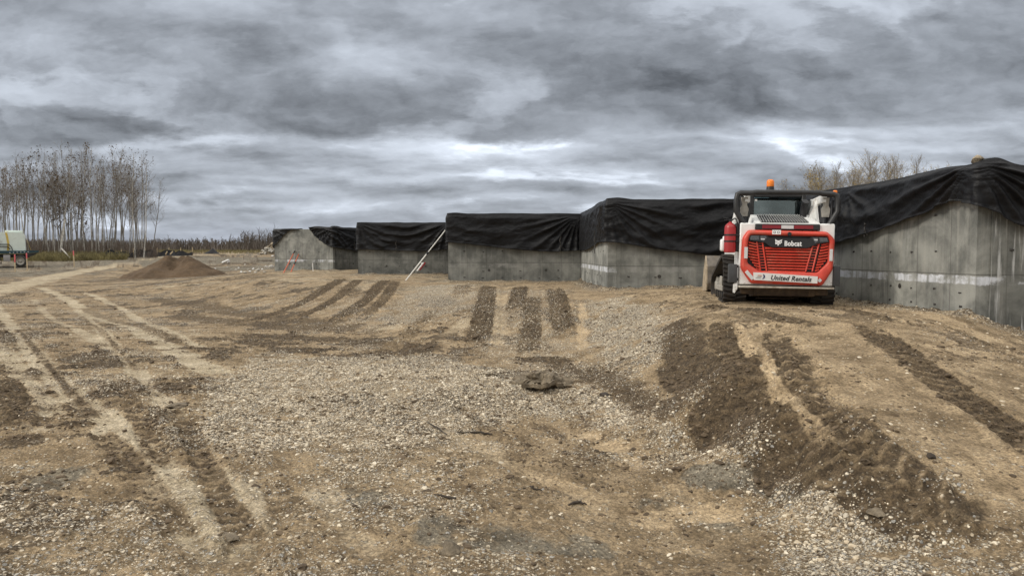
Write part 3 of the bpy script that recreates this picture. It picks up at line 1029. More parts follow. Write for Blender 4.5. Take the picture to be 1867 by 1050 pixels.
def ground_material():
    m, k, b = material('bare_ground')
    o = k.new('ShaderNodeTexCoord').outputs['Object']
    at = k.new('ShaderNodeAttribute', attribute_name='soil')
    dark, pale, grav = k.sep(at.outputs['Color'])
    grey = at.outputs['Alpha']
    n1 = k.noise(o, 2.3, 8, 0.62, 0.2)
    n2 = k.noise(o, 13, 7, 0.66)
    n3 = k.noise(o, 55, 5, 0.7)
    n0 = k.noise(o, 0.35, 4, 0.6)

    def th(mask, amt=0.55, lo=0.32, hi=0.68):
        q = k.m('ADD', mask, k.m('MULTIPLY', k.m('SUBTRACT', n2, 0.5), amt))
        q = k.m('ADD', q, k.m('MULTIPLY', k.m('SUBTRACT', n1, 0.5), amt * 0.6))
        return k.ss(q, lo, hi)
    base = k.mix(k.ss(n1, 0.34, 0.66), (0.155, 0.113, 0.068), (0.315, 0.239, 0.152))
    base = k.mix(k.m('MULTIPLY', k.ss(n2, 0.56, 0.78), 0.6), base, (0.095, 0.07, 0.043))
    west = k.ss(k.m('ADD', k.sep(o)[0], k.m('MULTIPLY', k.m('SUBTRACT', n0, 0.5), 4.0)), 1.2, -2.4)
    tan = k.mix(k.ss(n1, 0.3, 0.7), (0.325, 0.242, 0.150), (0.45, 0.348, 0.228))
    tan = k.mix(west, tan, k.mix(k.ss(n1, 0.3, 0.7), (0.30, 0.245, 0.165), (0.455, 0.385, 0.28)))
    tan = k.mix(k.m('MULTIPLY', k.ss(n2, 0.54, 0.8), 0.45), tan, (0.19, 0.14, 0.085))
    base = k.mix(k.m('MULTIPLY', k.ss(grav, 0.5, 0.95), 0.35), base, (0.16, 0.122, 0.08))
    c = k.mix(th(pale, 0.6, 0.25, 0.75), base, tan)
    gr = k.mix(k.ss(n1, 0.35, 0.65), (0.072, 0.065, 0.051), (0.175, 0.158, 0.124))
    c = k.mix(k.m('MULTIPLY', th(grey, 0.8, 0.3, 0.7), 0.85), c, gr)
    dk = k.mix(k.ss(n2, 0.36, 0.66), (0.034, 0.024, 0.015), (0.105, 0.075, 0.045))
    c = k.mix(k.m('MULTIPLY', th(dark, 0.75, 0.3, 0.72), 0.92), c, dk)
    # stones pressed in the surface: two sizes, each with its own tone
    hts = []
    for sc, gain, thr in ((38.0, 1.0, 0.88), (85.0, 0.9, 1.0)):
        wp = k.v('ADD', o, k.v('SCALE', k.noise(o, sc * 0.6, 2, 0.5, col=True), None))
        k.n[-1].inputs[3].default_value = 0.3 / sc if 'Scale' in k.n[-1].inputs else 0
        vo = k.vor(o, sc)
        rr, rg, rb = k.sep(vo.outputs['Color'])
        pick = k.ss(k.m('SUBTRACT', k.m('MULTIPLY', grav, thr), rr), -0.03, 0.05)
        shape = k.ss(vo.outputs['Distance'], 0.62, 0.36)
        mk = k.m('MULTIPLY', pick, shape)
        pc = k.mix(rg, (0.27, 0.215, 0.145), (0.76, 0.67, 0.53))
        pc = k.mix(k.m('MULTIPLY', k.ss(rb, 0.6, 0.9), 0.8), pc, (0.33, 0.325, 0.31))
        c = k.mix(k.m('MULTIPLY', mk, gain), c, pc)
        gap_shade = k.m('MULTIPLY', pick, k.ss(vo.outputs['Distance'], 0.60, 0.85))  # gaps between stones darkened: their shade put into the colour
        c = k.mix(k.m('MULTIPLY', gap_shade, 0.6), c, (0.06, 0.045, 0.029))
        hts.append(k.m('MULTIPLY', mk, 40.0 / sc))
    # lone light chips
    vo = k.vor(o, 24)
    rr, rg, rb = k.sep(vo.outputs['Color'])
    chip = k.m('MULTIPLY', k.ss(rr, 0.94, 0.955), k.ss(vo.outputs['Distance'], 0.34, 0.22))
    c = k.mix(k.m('MULTIPLY', chip, 0.85), c, k.mix(rg, (0.36, 0.29, 0.2), (0.58, 0.52, 0.43)))
    n4 = k.noise(o, 27, 6, 0.72)
    grain = k.m('MULTIPLY', k.m('ADD', 0.70, k.m('MULTIPLY', k.ss(n3, 0.36, 0.64), 0.66)), k.m('ADD', 0.76, k.m('MULTIPLY', k.ss(n4, 0.36, 0.62), 0.54)))
    hs = k.new('ShaderNodeHueSaturation')
    hs.inputs['Saturation'].default_value = 1.05
    k.put(hs.inputs['Color'], c)
    c = k.v('MULTIPLY', hs.outputs[0], k.comb(grain, grain, grain))
    c = k.v('MULTIPLY', c, k.comb(*[k.m('ADD', 0.88, k.m('MULTIPLY', n0, 0.24))] * 3))
    k.put(b.inputs['Base Color'], c)
    k.put(b.inputs['Roughness'], k.m('SUBTRACT', 0.96, k.m('MULTIPLY', dark, 0.12)))
    b.inputs['Specular IOR Level'].default_value = 0.25
    h = k.m('ADD', k.m('MULTIPLY', n2, 1.5), k.m('ADD', k.m('MULTIPLY', n3, 0.8), k.m('MULTIPLY', n4, 1.3)))
    h = k.m('ADD', h, k.m('ADD', k.m('MULTIPLY', hts[0], 1.3), k.m('MULTIPLY', hts[1], 1.0)))
    h = k.m('ADD', h, k.m('MULTIPLY', chip, 1.2))
    bump(k, b, h, 0.9, 0.016)
    return m


def build_ground():
    apex = -3.0
    na, nr = 1150, 1250
    ang = np.linspace(R(-56), R(56), na)
    # finer columns in the middle
    rr = np.concatenate([np.exp(np.linspace(math.log(3.0), math.log(70), nr)), np.exp(np.linspace(math.log(72), math.log(5000), 60))])
    nr = len(rr)
    A, Rr = np.meshgrid(ang, rr)
    x = (Rr * np.sin(A)).ravel()
    y = (Rr * np.cos(A)).ravel() + apex
    z, dark, pale, grav, grey = soil(x, y)
    me = bpy.data.meshes.new('ground')
    nv = x.size
    me.vertices.add(nv)
    co = np.empty((nv, 3), np.float32)
    co[:, 0], co[:, 1], co[:, 2] = x, y, z
    me.vertices.foreach_set('co', co.ravel())
    i = np.arange(nr - 1)[:, None] * na + np.arange(na - 1)[None]
    q = np.stack([i, i + na, i + na + 1, i + 1], -1).reshape(-1, 4)[:, ::-1]
    nf = len(q)
    me.loops.add(nf * 4)
    me.loops.foreach_set('vertex_index', q.ravel().astype(np.int32))
    me.polygons.add(nf)
    me.polygons.foreach_set('loop_start', (np.arange(nf) * 4).astype(np.int32))
    me.polygons.foreach_set('use_smooth', np.ones(nf, bool))
    me.update(calc_edges=True)
    at = me.attributes.new('soil', 'FLOAT_COLOR', 'POINT')
    at.data.foreach_set('color', np.stack([dark, pale, grav, grey], -1).astype(np.float32).ravel())
    me.materials.append(ground_material())
    o = bpy.data.objects.new('ground', me)
    COL.objects.link(o)
    tag(o, kind='structure')
    return o


def scatter(name, label, mat, n, seed, prob, size, squash, lump):
    """Loose stones or lumps lying on the ground: one uncountable thing."""
    rs = np.random.RandomState(seed)
    xs, ys = [], []
    for (y0, y1, cnt) in n:
        yy = rs.uniform(y0, y1, cnt)
        xx = rs.uniform(-1, 1, cnt) * (.74 * y1 + .8)
        xs.append(xx)
        ys.append(yy)
    x, y = np.concatenate(xs), np.concatenate(ys)
    ok = np.abs(x) < .74 * y + 1.0
    x, y = x[ok], y[ok]
    z, dark, pale, grav, grey = soil(x, y)
    p = prob(dark, pale, grav, grey, y)
    ok = rs.rand(len(x)) < p
    x, y, z = x[ok], y[ok], z[ok]
    s = size(rs, len(x), y)
    ok = s > .00055 * y + .001
    x, y, z, s = x[ok], y[ok], z[ok], s[ok]
    nv = len(x)
    me = bpy.data.meshes.new(name)
    me.vertices.add(nv)
    me.vertices.foreach_set('co', np.stack([x, y, z - s * .02], -1).astype(np.float32).ravel())
    a = me.attributes.new('size', 'FLOAT', 'POINT')
    a.data.foreach_set('value', s.astype(np.float32))
    o = bpy.data.objects.new(name, me)
    COL.objects.link(o)
    tag(o, label, kind='stuff')
    g = bpy.data.node_groups.new(name + '_scatter', 'GeometryNodeTree')
    g.interface.new_socket('Geometry', in_out='INPUT', socket_type='NodeSocketGeometry')
    g.interface.new_socket('Geometry', in_out='OUTPUT', socket_type='NodeSocketGeometry')
    gi, go = g.nodes.new('NodeGroupInput'), g.nodes.new('NodeGroupOutput')
    join = g.nodes.new('GeometryNodeGeometryToInstance')
    L = g.links.new
    for v in range(5):
        ico = g.nodes.new('GeometryNodeMeshIcoSphere')
        ico.inputs['Radius'].default_value = 0.5
        ico.inputs['Subdivisions'].default_value = 2
        pos = g.nodes.new('GeometryNodeInputPosition')
        nz = g.nodes.new('ShaderNodeTexNoise')
        nz.noise_dimensions = '4D'
        nz.inputs['W'].default_value = v * 7.7 + seed
        nz.inputs['Scale'].default_value = 1.5
        nz.inputs['Detail'].default_value = 2
        L(pos.outputs[0], nz.inputs['Vector'])
        sub = g.nodes.new('ShaderNodeVectorMath')
        sub.operation = 'SUBTRACT'
        L(nz.outputs['Color'], sub.inputs[0])
        sub.inputs[1].default_value = (.5, .5, .5)
        sc = g.nodes.new('ShaderNodeVectorMath')
        sc.operation = 'SCALE'
        L(sub.outputs[0], sc.inputs[0])
        sc.inputs[3].default_value = lump
        sp = g.nodes.new('GeometryNodeSetPosition')
        L(ico.outputs[0], sp.inputs['Geometry'])
        L(sc.outputs[0], sp.inputs['Offset'])
        tr = g.nodes.new('GeometryNodeTransform')
        tr.inputs['Scale'].default_value = (1.15, .85, squash)
        L(sp.outputs[0], tr.inputs[0])
        sm = g.nodes.new('GeometryNodeSetMaterial')
        sm.inputs['Material'].default_value = mat
        L(tr.outputs[0], sm.inputs[0])
        L(sm.outputs[0], join.inputs[0])
    iop = g.nodes.new('GeometryNodeInstanceOnPoints')
    L(gi.outputs[0], iop.inputs['Points'])
    L(join.outputs[0], iop.inputs['Instance'])
    iop.inputs['Pick Instance'].default_value = True
    ri = g.nodes.new('FunctionNodeRandomValue')
    ri.data_type = 'INT'
    ri.inputs['Min'].default_value = 0
    [q for q in ri.inputs if q.name == 'Max' and q.type == 'INT'][0].default_value = 4
    L([q for q in ri.outputs if q.type == 'INT'][0], iop.inputs['Instance Index'])
    rv = g.nodes.new('FunctionNodeRandomValue')
    rv.data_type = 'FLOAT_VECTOR'
    rv.inputs['Min'].default_value = (-.35, -.35, 0)
    rv.inputs['Max'].default_value = (.35, .35, 6.283)
    L(rv.outputs[0], iop.inputs['Rotation'])
    na = g.nodes.new('GeometryNodeInputNamedAttribute')
    na.data_type = 'FLOAT'
    na.inputs['Name'].default_value = 'size'
    L([q for q in na.outputs if q.type == 'VALUE'][0], iop.inputs['Scale'])
    L(iop.outputs[0], go.inputs[0])
    md = o.modifiers.new('scatter', 'NODES')
    md.node_group = g
    print(name, nv)
    return o


build_ground()
scatter('gravel', 'pale rounded pebbles lying loose over the bare ground', M['pebble'],
        [(1.5, 4.2, 14000), (4.2, 7, 90000), (7, 11, 170000), (11, 16, 120000), (16, 26, 60000)], 3,
        lambda d, p, g, gy, y: np.clip(g ** 1.8 * 1.1 + .012, 0, 1) * (1 - .75 * d),
        lambda rs, n, y: np.clip(np.exp(rs.normal(math.log(.0125), .50, n)) * (1 + .018 * y), .005, .042), .62, .55)
scatter('soil_clods', 'dark crumbly lumps of turned soil on the bare ground', M['clod'],
        [(1.5, 5, 14000), (5, 9, 80000), (9, 16, 100000), (16, 30, 40000)], 11,
        lambda d, p, g, gy, y: np.clip(d * .9 + gy * .3 + .03, 0, 1) * (1 - .85 * p),
        lambda rs, n, y: np.clip(np.exp(rs.normal(math.log(.012), .6, n)) * (1 + .015 * y), .005, .075), .6, .9)

# ------------------------------------------------------------------ the stepped concrete foundation (plan corners)
A0, A1, A2 = (11.5, 11.15), (6.89, 11.4), (6.25, 18.1)
B1, C2, C1 = (2.31, 18.55), (2.25, 24.9), (-2.07, 24.9)
D2, D1 = (-2.62, 32.4), (-6.5, 32.4)
E3, E2, E1 = (-6.4, 42.0), (-8.9, 38.2), (-12.2, 39.5)
TOP, WT = 2.80, 0.22


def on_wall(p, q, px, py=None):
    """Where a sight line meets the upright plane through plan points p and q: (metres from p, height)."""
    d = ray(px, py if py is not None else 460)
    e = np.array(q) - np.array(p)
    L = np.linalg.norm(e)
    e = e / L
    A = np.array([[d[0], -e[0]], [d[1], -e[1]]])
    t, s = np.linalg.solve(A, np.array(p, float))
    return s, EYE + d[2] * t


def wall_part(p, q, mat, parent, ext0=0.0, ext1=0.0, top=TOP, ties=True, seed=0, tie_rows=(0.78, 1.00, 1.62, 2.20), label=None):
    """One straight face: a thick slab whose visible side lies on p-q, thickness away from the camera."""
    P, Q = Vector((*p, 0)), Vector((*q, 0))
    e = (Q - P).normalized()
    nrm = Vector((e.y, -e.x, 0))          # outward: to the right of p->q
    P2, Q2 = P - e * ext0, Q + e * ext1
    L = (Q2 - P2).length
    mb = MB()
    n = max(2, int(L / .3))
    rnd = random.Random(seed)
    # slab
    fr, bk = [], []
    for i in range(n + 1):
        c = P2 + e * (L * i / n)
        fr.append(c)
        bk.append(c - nrm * WT)
    zs = [-.6, .4, .8, 1.2, 1.265, 1.7, 2.3, top - .012, top]
    loops = []
    for i in range(n + 1):
        lp = [(fr[i].x, fr[i].y, z) for z in zs[:-1]]
        lp.append((fr[i].x - nrm.x * .012, fr[i].y - nrm.y * .012, top))
        lp += [(bk[i].x, bk[i].y, top), (bk[i].x, bk[i].y, -.6)]
        loops.append(lp)
    mb.rings(loops, 0, cap=True)
    # form-tie stubs and their small dark break-out cones
    if ties:
        x = .3
        while x < L - .2:
            for z in tie_rows:
                if rnd.random() < .8:
                    c = P2 + e * (x + rnd.uniform(-.02, .02)) + nrm * .001
                    zz = z + rnd.uniform(-.02, .02)
                    w, h = rnd.uniform(.022, .038), rnd.uniform(.012, .022)
                    a, b2 = c - e * w + nrm * .002, c + e * w + nrm * .002
                    mb.raw([(a.x, a.y, zz - h), (b2.x, b2.y, zz - h * .6), (b2.x, b2.y, zz + h * .7), (a.x, a.y, zz + h),
                            (c.x + nrm.x * .018, c.y + nrm.y * .018, zz)], [[0, 1, 4], [1, 2, 4], [2, 3, 4], [3, 0, 4]], 1)
            x += .61
        if L > 2.5:
            for x in (L * .27, L * .72):
                c = P2 + e * x + nrm * .003
                mb.raw([tuple(c + e * (.045 * math.cos(t)) + Vector((0, 0, 1.02 + .045 * math.sin(t)))) for t in np.linspace(0, 2 * math.pi, 11)[:-1]], [list(range(10))], 1)
    o = mb.build('wall', [mat, M['wire']], parent, smooth=0)
    if label:
        o['label'] = label
    return o


fnd = empty('concrete_foundation', (2.3, 20, .6))
tag(fnd, 'grey poured concrete foundation with stepped walls under black tarps', 'foundation')
_fi = Matrix.Translation((-2.3, -20, -.6))


def fw(*a, **k):
    o = wall_part(*a, fnd, **k)
    o.matrix_parent_inverse = _fi
    return o


mA = concrete('concrete_bright_stripe', 0.95, 0.25, 1.6)  # tone paints in side light: left-facing walls paler, camera-facing ones darker
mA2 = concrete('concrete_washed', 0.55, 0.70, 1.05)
mB = concrete('concrete_front_shade', 0.35, 0.12, 1.1)
mBs = concrete('concrete_side_lit', 0.8, 0.3, 1.55)
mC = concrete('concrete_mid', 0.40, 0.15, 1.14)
mD = concrete('concrete_shaded', 0.12, 0.15, 0.9)
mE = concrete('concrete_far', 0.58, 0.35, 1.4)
fw(A2, A1, mA, ext0=0.0, seed=1, label='long grey wall with a bright white grout stripe')
fw(A1, A0, mA2, ext0=-WT, seed=2, label='wall with white washed streaks at the right edge')
fw(B1, A2, mB, ext0=-WT, ext1=0, seed=3)
fw(C2, B1, mBs, seed=4, ext0=WT, label='light end wall with a white stripe facing left')
fw(C1, C2, mC, ext0=-WT, ext1=0, seed=5)
fw(D2, C1, mC, seed=6, ext0=WT, ties=False)
fw(D1, D2, mD, ext0=-WT, seed=7)
fw((-6.45, 41.6), D1, mD, seed=8, ties=False)
fw(E2, E3, mD, ext0=-WT, seed=9)
fw(E1, E2, mE, seed=10, top=2.76, label='farthest light grey wall with its top half bare')


# ------------------------------------------------------------------ black tarps
def drape(label, path, bot, top=TOP, lift=.05, swags=(), rads=(), amp=.05, seed=0, bumps=(), thick=.30, group='black tarps over the foundation walls', off=.035, back=.5, flare=0.0):
    """Cloth thrown over a wall. path: plan polyline of the wall face (outside on the right hand);
    bot: (metres along, height of the hem); rads: (s, z, count, gain) folds fanning from a point;
    swags: (s_mid, half width, sag, count, gain)."""
    pts = [np.array(p, float) for p in path]
    seg = [np.linalg.norm(pts[i + 1] - pts[i]) for i in range(len(pts) - 1)]
    L = sum(seg)
    ns = int(L / .035) + 1
    s = np.linspace(0, L, ns)
    cum = np.concatenate([[0], np.cumsum(seg)])
    P = np.stack([np.interp(s, cum, [p[0] for p in pts]), np.interp(s, cum, [p[1] for p in pts])], -1)
    T = np.gradient(P, axis=0)
    # round the corners
    T0 = T.copy()
    for i in range(ns):
        a, b = max(0, i - 4), min(ns, i + 5)
        T[i] = T0[a:b].mean(0)
    T /= np.linalg.norm(T, axis=1)[:, None] + 1e-9
    N = np.stack([T[:, 1], -T[:, 0]], -1)
    zb = np.interp(s, [q[0] for q in bot], [q[1] for q in bot])
    k = np.exp(-np.linspace(-2, 2, 15) ** 2)
    zb = np.convolve(np.pad(zb, 7, 'edge'), k / k.sum(), 'valid')
    zb += .012 * (fbm(s * 3 + seed, s * 0 + seed, 3) - .5) * 2
    zt = np.full(ns, top + lift)
    for (c, w, h) in bumps:
        zt += h * np.exp(-((s - c) / w) ** 2)
    zt += .035 * (fbm(s * 1.6 + seed * 3, s * 0 + 2.2, 4) - .5)
    zb = np.minimum(zb, zt - .03)
    nf = 64
    rows = []
    fr = np.linspace(0, 1, nf)
    S_, Fr = np.meshgrid(s, fr, indexing='ij')
    Z = zt[:, None] + (zb - zt)[:, None] * Fr
    hang = (zt - zb)[:, None] * Fr
    d = np.full_like(Z, 0.0)
    sx, zx = S_ + seed * 5.1, Z
    big = fbm(sx * .55 + zx * .5, zx * 1.4 - sx * .35 + seed, 3) - .5
    diag = fbm(sx * .9 + zx * 1.1 + 9, zx * 3.2 - sx * 1.3, 4)
    ridg = (1 - np.abs(2 * diag - 1)) ** 3
    diag2 = fbm(sx * .9 - zx * 1.0 + 29, zx * 3.0 + sx * 1.2, 4)
    ridg2 = (1 - np.abs(2 * diag2 - 1)) ** 4
    d += amp * (1.7 * big + .45 * ridg + .22 * ridg2 + .25)
    for (sm, hw, sag, cnt, gn) in swags:
        q = np.clip((S_ - sm) / hw, -1.3, 1.3)
        ph = (hang + sag * q * q - sag) / max(.1, (zt - zb).max()) * cnt + .55 * (fbm(S_ * .8 + seed, Z * 1.2, 3) - .5) * 2
        rr_ = .5 + .5 * np.cos(2 * math.pi * ph)
        d += gn * rr_ ** 1.6 * np.exp(-(q / .95) ** 4) * (.35 + .65 * sst(fbm(S_ * .9 + 3, Z * 2.2 + seed, 3), .35, .6))
    for (s0, z0, cnt, gn, reach) in rads:
        dx, dz = S_ - s0, z0 - Z
        th = np.arctan2(dz, dx + 1e-6)
        r = np.hypot(dx, dz)
        ph = th / math.pi * cnt + .35 * (fbm(S_ * .7 + seed, Z * .9, 2) - .5)
        rr_ = (.5 + .5 * np.cos(2 * math.pi * ph)) ** 2.2
        d += gn * rr_ * np.clip(r / .5, 0, 1) * np.exp(-(r / reach) ** 2)
    d += .005 * (fbm(S_ * 7 + Z * 4, Z * 9 - S_ * 2, 3) - .5)
    ramp = sst(Fr, 0, .16)
    d = np.maximum(d, 0.0) * ramp + off + flare * Fr
    # the hem curls a little
    d += .02 * sst(Fr, .93, 1.0)
    front = np.stack([P[:, 0][:, None] + N[:, 0][:, None] * d, P[:, 1][:, None] + N[:, 1][:, None] * d, Z], -1)
    cap = []
    for w, dzv in ((-thick - .04, -back), (-thick - .035, -.12), (-thick - .01, -.015), (-thick * .6, .012), (-thick * .25, .006), (-.01, -.004)):
        zz = zt + dzv + .02 * (fbm(s * 2.2 + w * 20, s * 0 + w * 9, 2) - .5)
        cap.append(np.stack([P[:, 0] + N[:, 0] * w, P[:, 1] + N[:, 1] * w, zz], -1))
    G = np.concatenate([np.stack(cap, 1), front], 1)
    nr = G.shape[1]
    i = np.arange(ns - 1)[:, None] * nr + np.arange(nr - 1)[None]
    q = np.stack([i, i + 1, i + nr + 1, i + nr], -1).reshape(-1, 4)
    me = bpy.data.meshes.new('tarp')
    me.from_pydata(G.reshape(-1, 3).tolist(), [], q.tolist())
    me.polygons.foreach_set('use_smooth', [True] * len(me.polygons))
    me.materials.append(M['tarp'])
    o = bpy.data.objects.new('tarp', me)
    COL.objects.link(o)
    md = o.modifiers.new('thickness', 'SOLIDIFY')
    md.thickness = .006
    md.offset = 0
    tag(o, label, 'tarp', group)
    return o


def curve(p, q, pts, s0=0.0):
    return [(s0 + on_wall(p, q, x, y)[0], on_wall(p, q, x, y)[1]) for x, y in pts]


_lA = math.dist(A2, A1)
bA = curve(A2, A1, [(1500, 453), (1522, 449), (1560, 436), (1593, 426), (1625, 416), (1665, 402), (1700, 389), (1735, 372), (1750, 366), (1765, 366), (1778, 372)])
bA = [(0, bA[0][1] - .03)] + bA + curve(A1, A0, [(1783, 374), (1800, 384), (1820, 397), (1845, 411), (1867, 421), (1900, 436)], _lA)
drape('huge black tarp over the right foundation wall, bunched to a peak at its corner', [A2, A1, A0], bA, lift=.07, amp=.07,
      rads=[(_lA - .05, TOP + .10, 13, .085, 2.2), (_lA - 3.6, TOP, 7, .05, 2.0)], swags=[(_lA - 3.2, 2.2, .55, 2.2, .06), (_lA - 5.5, 1.6, .4, 3, .05)],
      bumps=[(_lA + .22, .22, .10), (_lA - .8, .9, .05)], seed=1, flare=.02)
_lB = math.dist(C2, B1)
bB = curve(C2, B1, [(1062, 456), (1068, 457), (1076, 455), (1085, 450), (1096, 442.5), (1106, 441.5)])
bB = [(0, bB[0][1])] + bB + curve(B1, A2, [(1110, 441), (1150, 446), (1175, 451), (1205, 455), (1245, 459.5), (1290, 464), (1330, 466), (1380, 468)], _lB)
drape('black tarp over the middle foundation wall behind the loader, turning a corner', [C2, B1, A2], bB, lift=.06, amp=.06,
      rads=[(_lB, TOP, 16, .055, 1.8), (_lB + 3.9, TOP, 9, .04, 1.8)], swags=[(_lB + 2.0, 1.9, .7, 3.0, .06)], bumps=[(_lB + .25, .3, .05), (_lB - 1.5, 1.0, .03)], seed=2)
_lC = math.dist(C1, C2)
bC = curve(C1, C2, [(817, 441.5), (840, 443.5), (864, 446), (890, 449.5), (922, 452.5), (960, 456.5), (996, 458.8), (1014, 459), (1035, 458), (1055, 457)])
_wrap = .8
_e = (np.array(C1) - np.array(D2)) / math.dist(C1, D2)
_c0 = tuple(np.array(C1) - _e * _wrap)
drape('black tarp on the foundation wall just right of the leaning white rod', [_c0, C1, C2], [(0, bC[0][1] - .05)] + [(a + _wrap, b) for a, b in bC], lift=.05, amp=.055,
      rads=[(_wrap + _lC - .15, TOP, 14, .06, 2.4)], swags=[(_wrap + 1.9, 2.3, .65, 2.6, .05)], bumps=[(_wrap + .25, .25, .03)], seed=3)
_lD = math.dist(D1, D2)
bD = curve(D1, D2, [(652, 454.5), (684, 455.5), (724, 457), (765, 458), (800, 456), (816, 454.5)])
drape('black tarp with drooping folds behind the leaning white rod', [(-6.49, 33.4), D1, D2], [(0, bD[0][1])] + [(a + 1.0, b) for a, b in bD], lift=.05, amp=.05,
      rads=[(1.1, TOP, 8, .05, 2.0), (1 + _lD - .1, TOP, 10, .06, 2.2)], swags=[(1 + _lD * .52, 2.0, .85, 3.4, .08)], seed=4)
_lE = math.dist(E1, E2)
bE = curve(E1, E2, [(567, 417.5), (571, 422), (576, 430), (582, 435), (590, 441), (599, 447), (606, 451)])
bE2 = curve(E2, E3, [(609, 451.5), (620, 453), (633, 455), (645, 457), (655, 458)], _lE)
_s0 = bE[0][0]
_es = np.array(E1) + (np.array(E2) - np.array(E1)) / _lE * _s0
drape('wrinkled black tarp sliding off the farthest foundation wall, its left edge lifted', [tuple(_es), E2, E3], [(a - _s0, b) for a, b in bE + bE2], top=2.76, lift=.09, amp=.10,
      rads=[(.6, 2.85, 10, .09, 1.6), (_lE - _s0, 2.8, 8, .06, 1.8)], bumps=[(.3, .3, .05), (1.5, .3, .06)], seed=5)
bE0 = curve(E1, E2, [(500.5, 449), (504, 446), (510, 439.5), (518, 430), (527, 422), (536, 418.5), (546, 416.5)])
_w = math.dist(E1, (-12.0, 41.2))
drape('small black tarp hanging over the far left end of the foundation', [(-12.0, 41.2), E1, tuple(np.array(E1) + (np.array(E2) - np.array(E1)) / _lE * bE0[-1][0])],
      [(0, 1.75), (_w - .15, 1.78)] + [(a + _w, b) for a, b in bE0], top=2.74, lift=.05, amp=.07, rads=[(_w, 2.8, 7, .06, 1.5)], seed=6)


# ------------------------------------------------------------------ things lying on or hung from the walls
def lump(name, c, size, mat, seed, parent=None, rough=.28, sub=3, rot=0.0, flat=True):
    bm = bmesh.new()
    bmesh.ops.create_icosphere(bm, subdivisions=sub, radius=.5)
    rnd = np.random.RandomState(seed)
    off = rnd.rand(3) * 50
    pl = [(Vector(rnd.normal(size=3)).normalized(), rnd.uniform(.30, .46)) for _ in range(9)]
    for v in bm.verts:
        p = v.co.copy()
        if flat:
            for n, dd in pl:
                t = p.dot(n)
                if t > dd:
                    p -= n * (t - dd) * .92
        a = np.array([p.x * 3 + off[0]]), np.array([p.y * 3 + p.z * 2.1 + off[1]])
        p *= 1 + rough * (float(fbm(*a, 4)[0]) - .5) * 2
        v.co = p
    bm.verts.index_update()
    mb = MB()
    mb.raw([v.co for v in bm.verts], [[v.index for v in f.verts] for f in bm.faces], 0,
           Matrix.Translation(c) @ Matrix.Rotation(rot, 4, 'Z') @ Matrix.Diagonal((*size, 1)))
    bm.free()
    return mb.build(name, mat, parent, smooth=32)


_x, _y, _z = at_y(1783, 292, 11.62)
tag(lump('stone_block', (_x, _y, _z), (.21, .17, .15), M['block'], 5, rough=.2), 'tan weathered stone weighing down the tarp above the right corner', 'stone')


def wire(label, p, q, px, y0, y1, loops=3, seed=0):
    s, z1 = on_wall(p, q, px, y0)
    _, z0 = on_wall(p, q, px, y1)
    e = (np.array(q) - np.array(p)) / math.dist(p, q)
    n = np.array([e[1], -e[0]])
    c = np.array(p) + e * s + n * .17
    rnd = random.Random(seed)
    mb = MB()
    L = z1 - z0
    for _ in range(2):
        pts = []
        for i in range(13):
            t = i / 12
            w = .02 * math.sin(t * 14 + rnd.random())
            pts.append((c[0] + e[0] * w + n[0] * .01 * math.cos(t * 14), c[1] + e[1] * w + n[1] * .01 * math.cos(t * 14), z1 - L * t))
        mb.tube(pts, .009, 5)
    for i in range(loops):
        a = rnd.uniform(-1, 1)
        pts = [(c[0] + e[0] * (a * .12 * t), c[1] + e[1] * (a * .12 * t), z1 - L * .55 - rnd.uniform(.5, 1) * L * .5 * t * (1.6 - t)) for t in np.linspace(0, 1, 6)]
        mb.tube(pts, .007, 4)
    # knot against the cloth
    mb.tube([(c[0] - n[0] * .12, c[1] - n[1] * .12, z1 - L * .45), (c[0], c[1], z1 - L * .5)], .008, 5)
    tag(mb.build('tie_wire', M['wire']), label, 'tie wire', 'tie wires pinning the tarps')


wire('twisted tie wire on the hem of the huge right tarp', A2, A1, 1593, 407, 433, 4, 1)
wire('tie wire hanging on the black tarp right of the leaning rod', C1, C2, 1021, 431, 458, 2, 2)
wire('hooked wire loop on the drooping tarp behind the leaning rod', D1, D2, 723, 438, 458, 3, 3)
wire('tie wire on the wrinkled tarp of the farthest wall', E2, E3, 642, 440, 456, 2, 4)
wire('tie wire on the corner of the middle tarp', C2, B1, 1096, 420, 462, 2, 5)


def rod_between(a, b, r, mb, mi=0, n=8):
    mb.tube([a, b], r, n, mi)


# the long white rod
gx, gy, gz = ground(739, 511)
hx, hy, hz_ = at_y(812, 420, 26.2)
rod = empty('grade_rod', (gx, gy, gz))
tag(rod, 'long white pole leaning from the dirt onto a foundation corner', 'pole')
a_, b_ = Vector((0, 0, -.03)), Vector((hx - gx, hy - gy, hz_ - gz))
mb = MB()
mb.tube([a_, a_ + (b_ - a_) * .545], .022, 8)
mb.tube([a_ + (b_ - a_) * .56, b_], .018, 8)
mb.build('pole', plain('white_enamel', (0.78, 0.77, 0.73), .5, vary=.06), rod)
mb = MB()
mb.tube([a_ + (b_ - a_) * .53, a_ + (b_ - a_) * .575], .032, 8)
mb.build('joint', M['ink'], rod)
mb = MB()
dr = (b_ - a_).normalized()
sd = Vector((dr.z, 0, -dr.x)).normalized() * .10
c0 = a_ + (b_ - a_) * .235 + sd
mb.tube([c0, c0 + dr * .36], .030, 8, 0)
mb.tube([c0 + sd * .45 + dr * .08, c0 + sd * .45 + dr * .40], .032, 8, 1)
mb.tube([c0 + dr * .3, c0 + dr * .3 - sd], .018, 6, 0)
mb.build('level_clamp', [M['platewhite'], M['reflred']], rod)

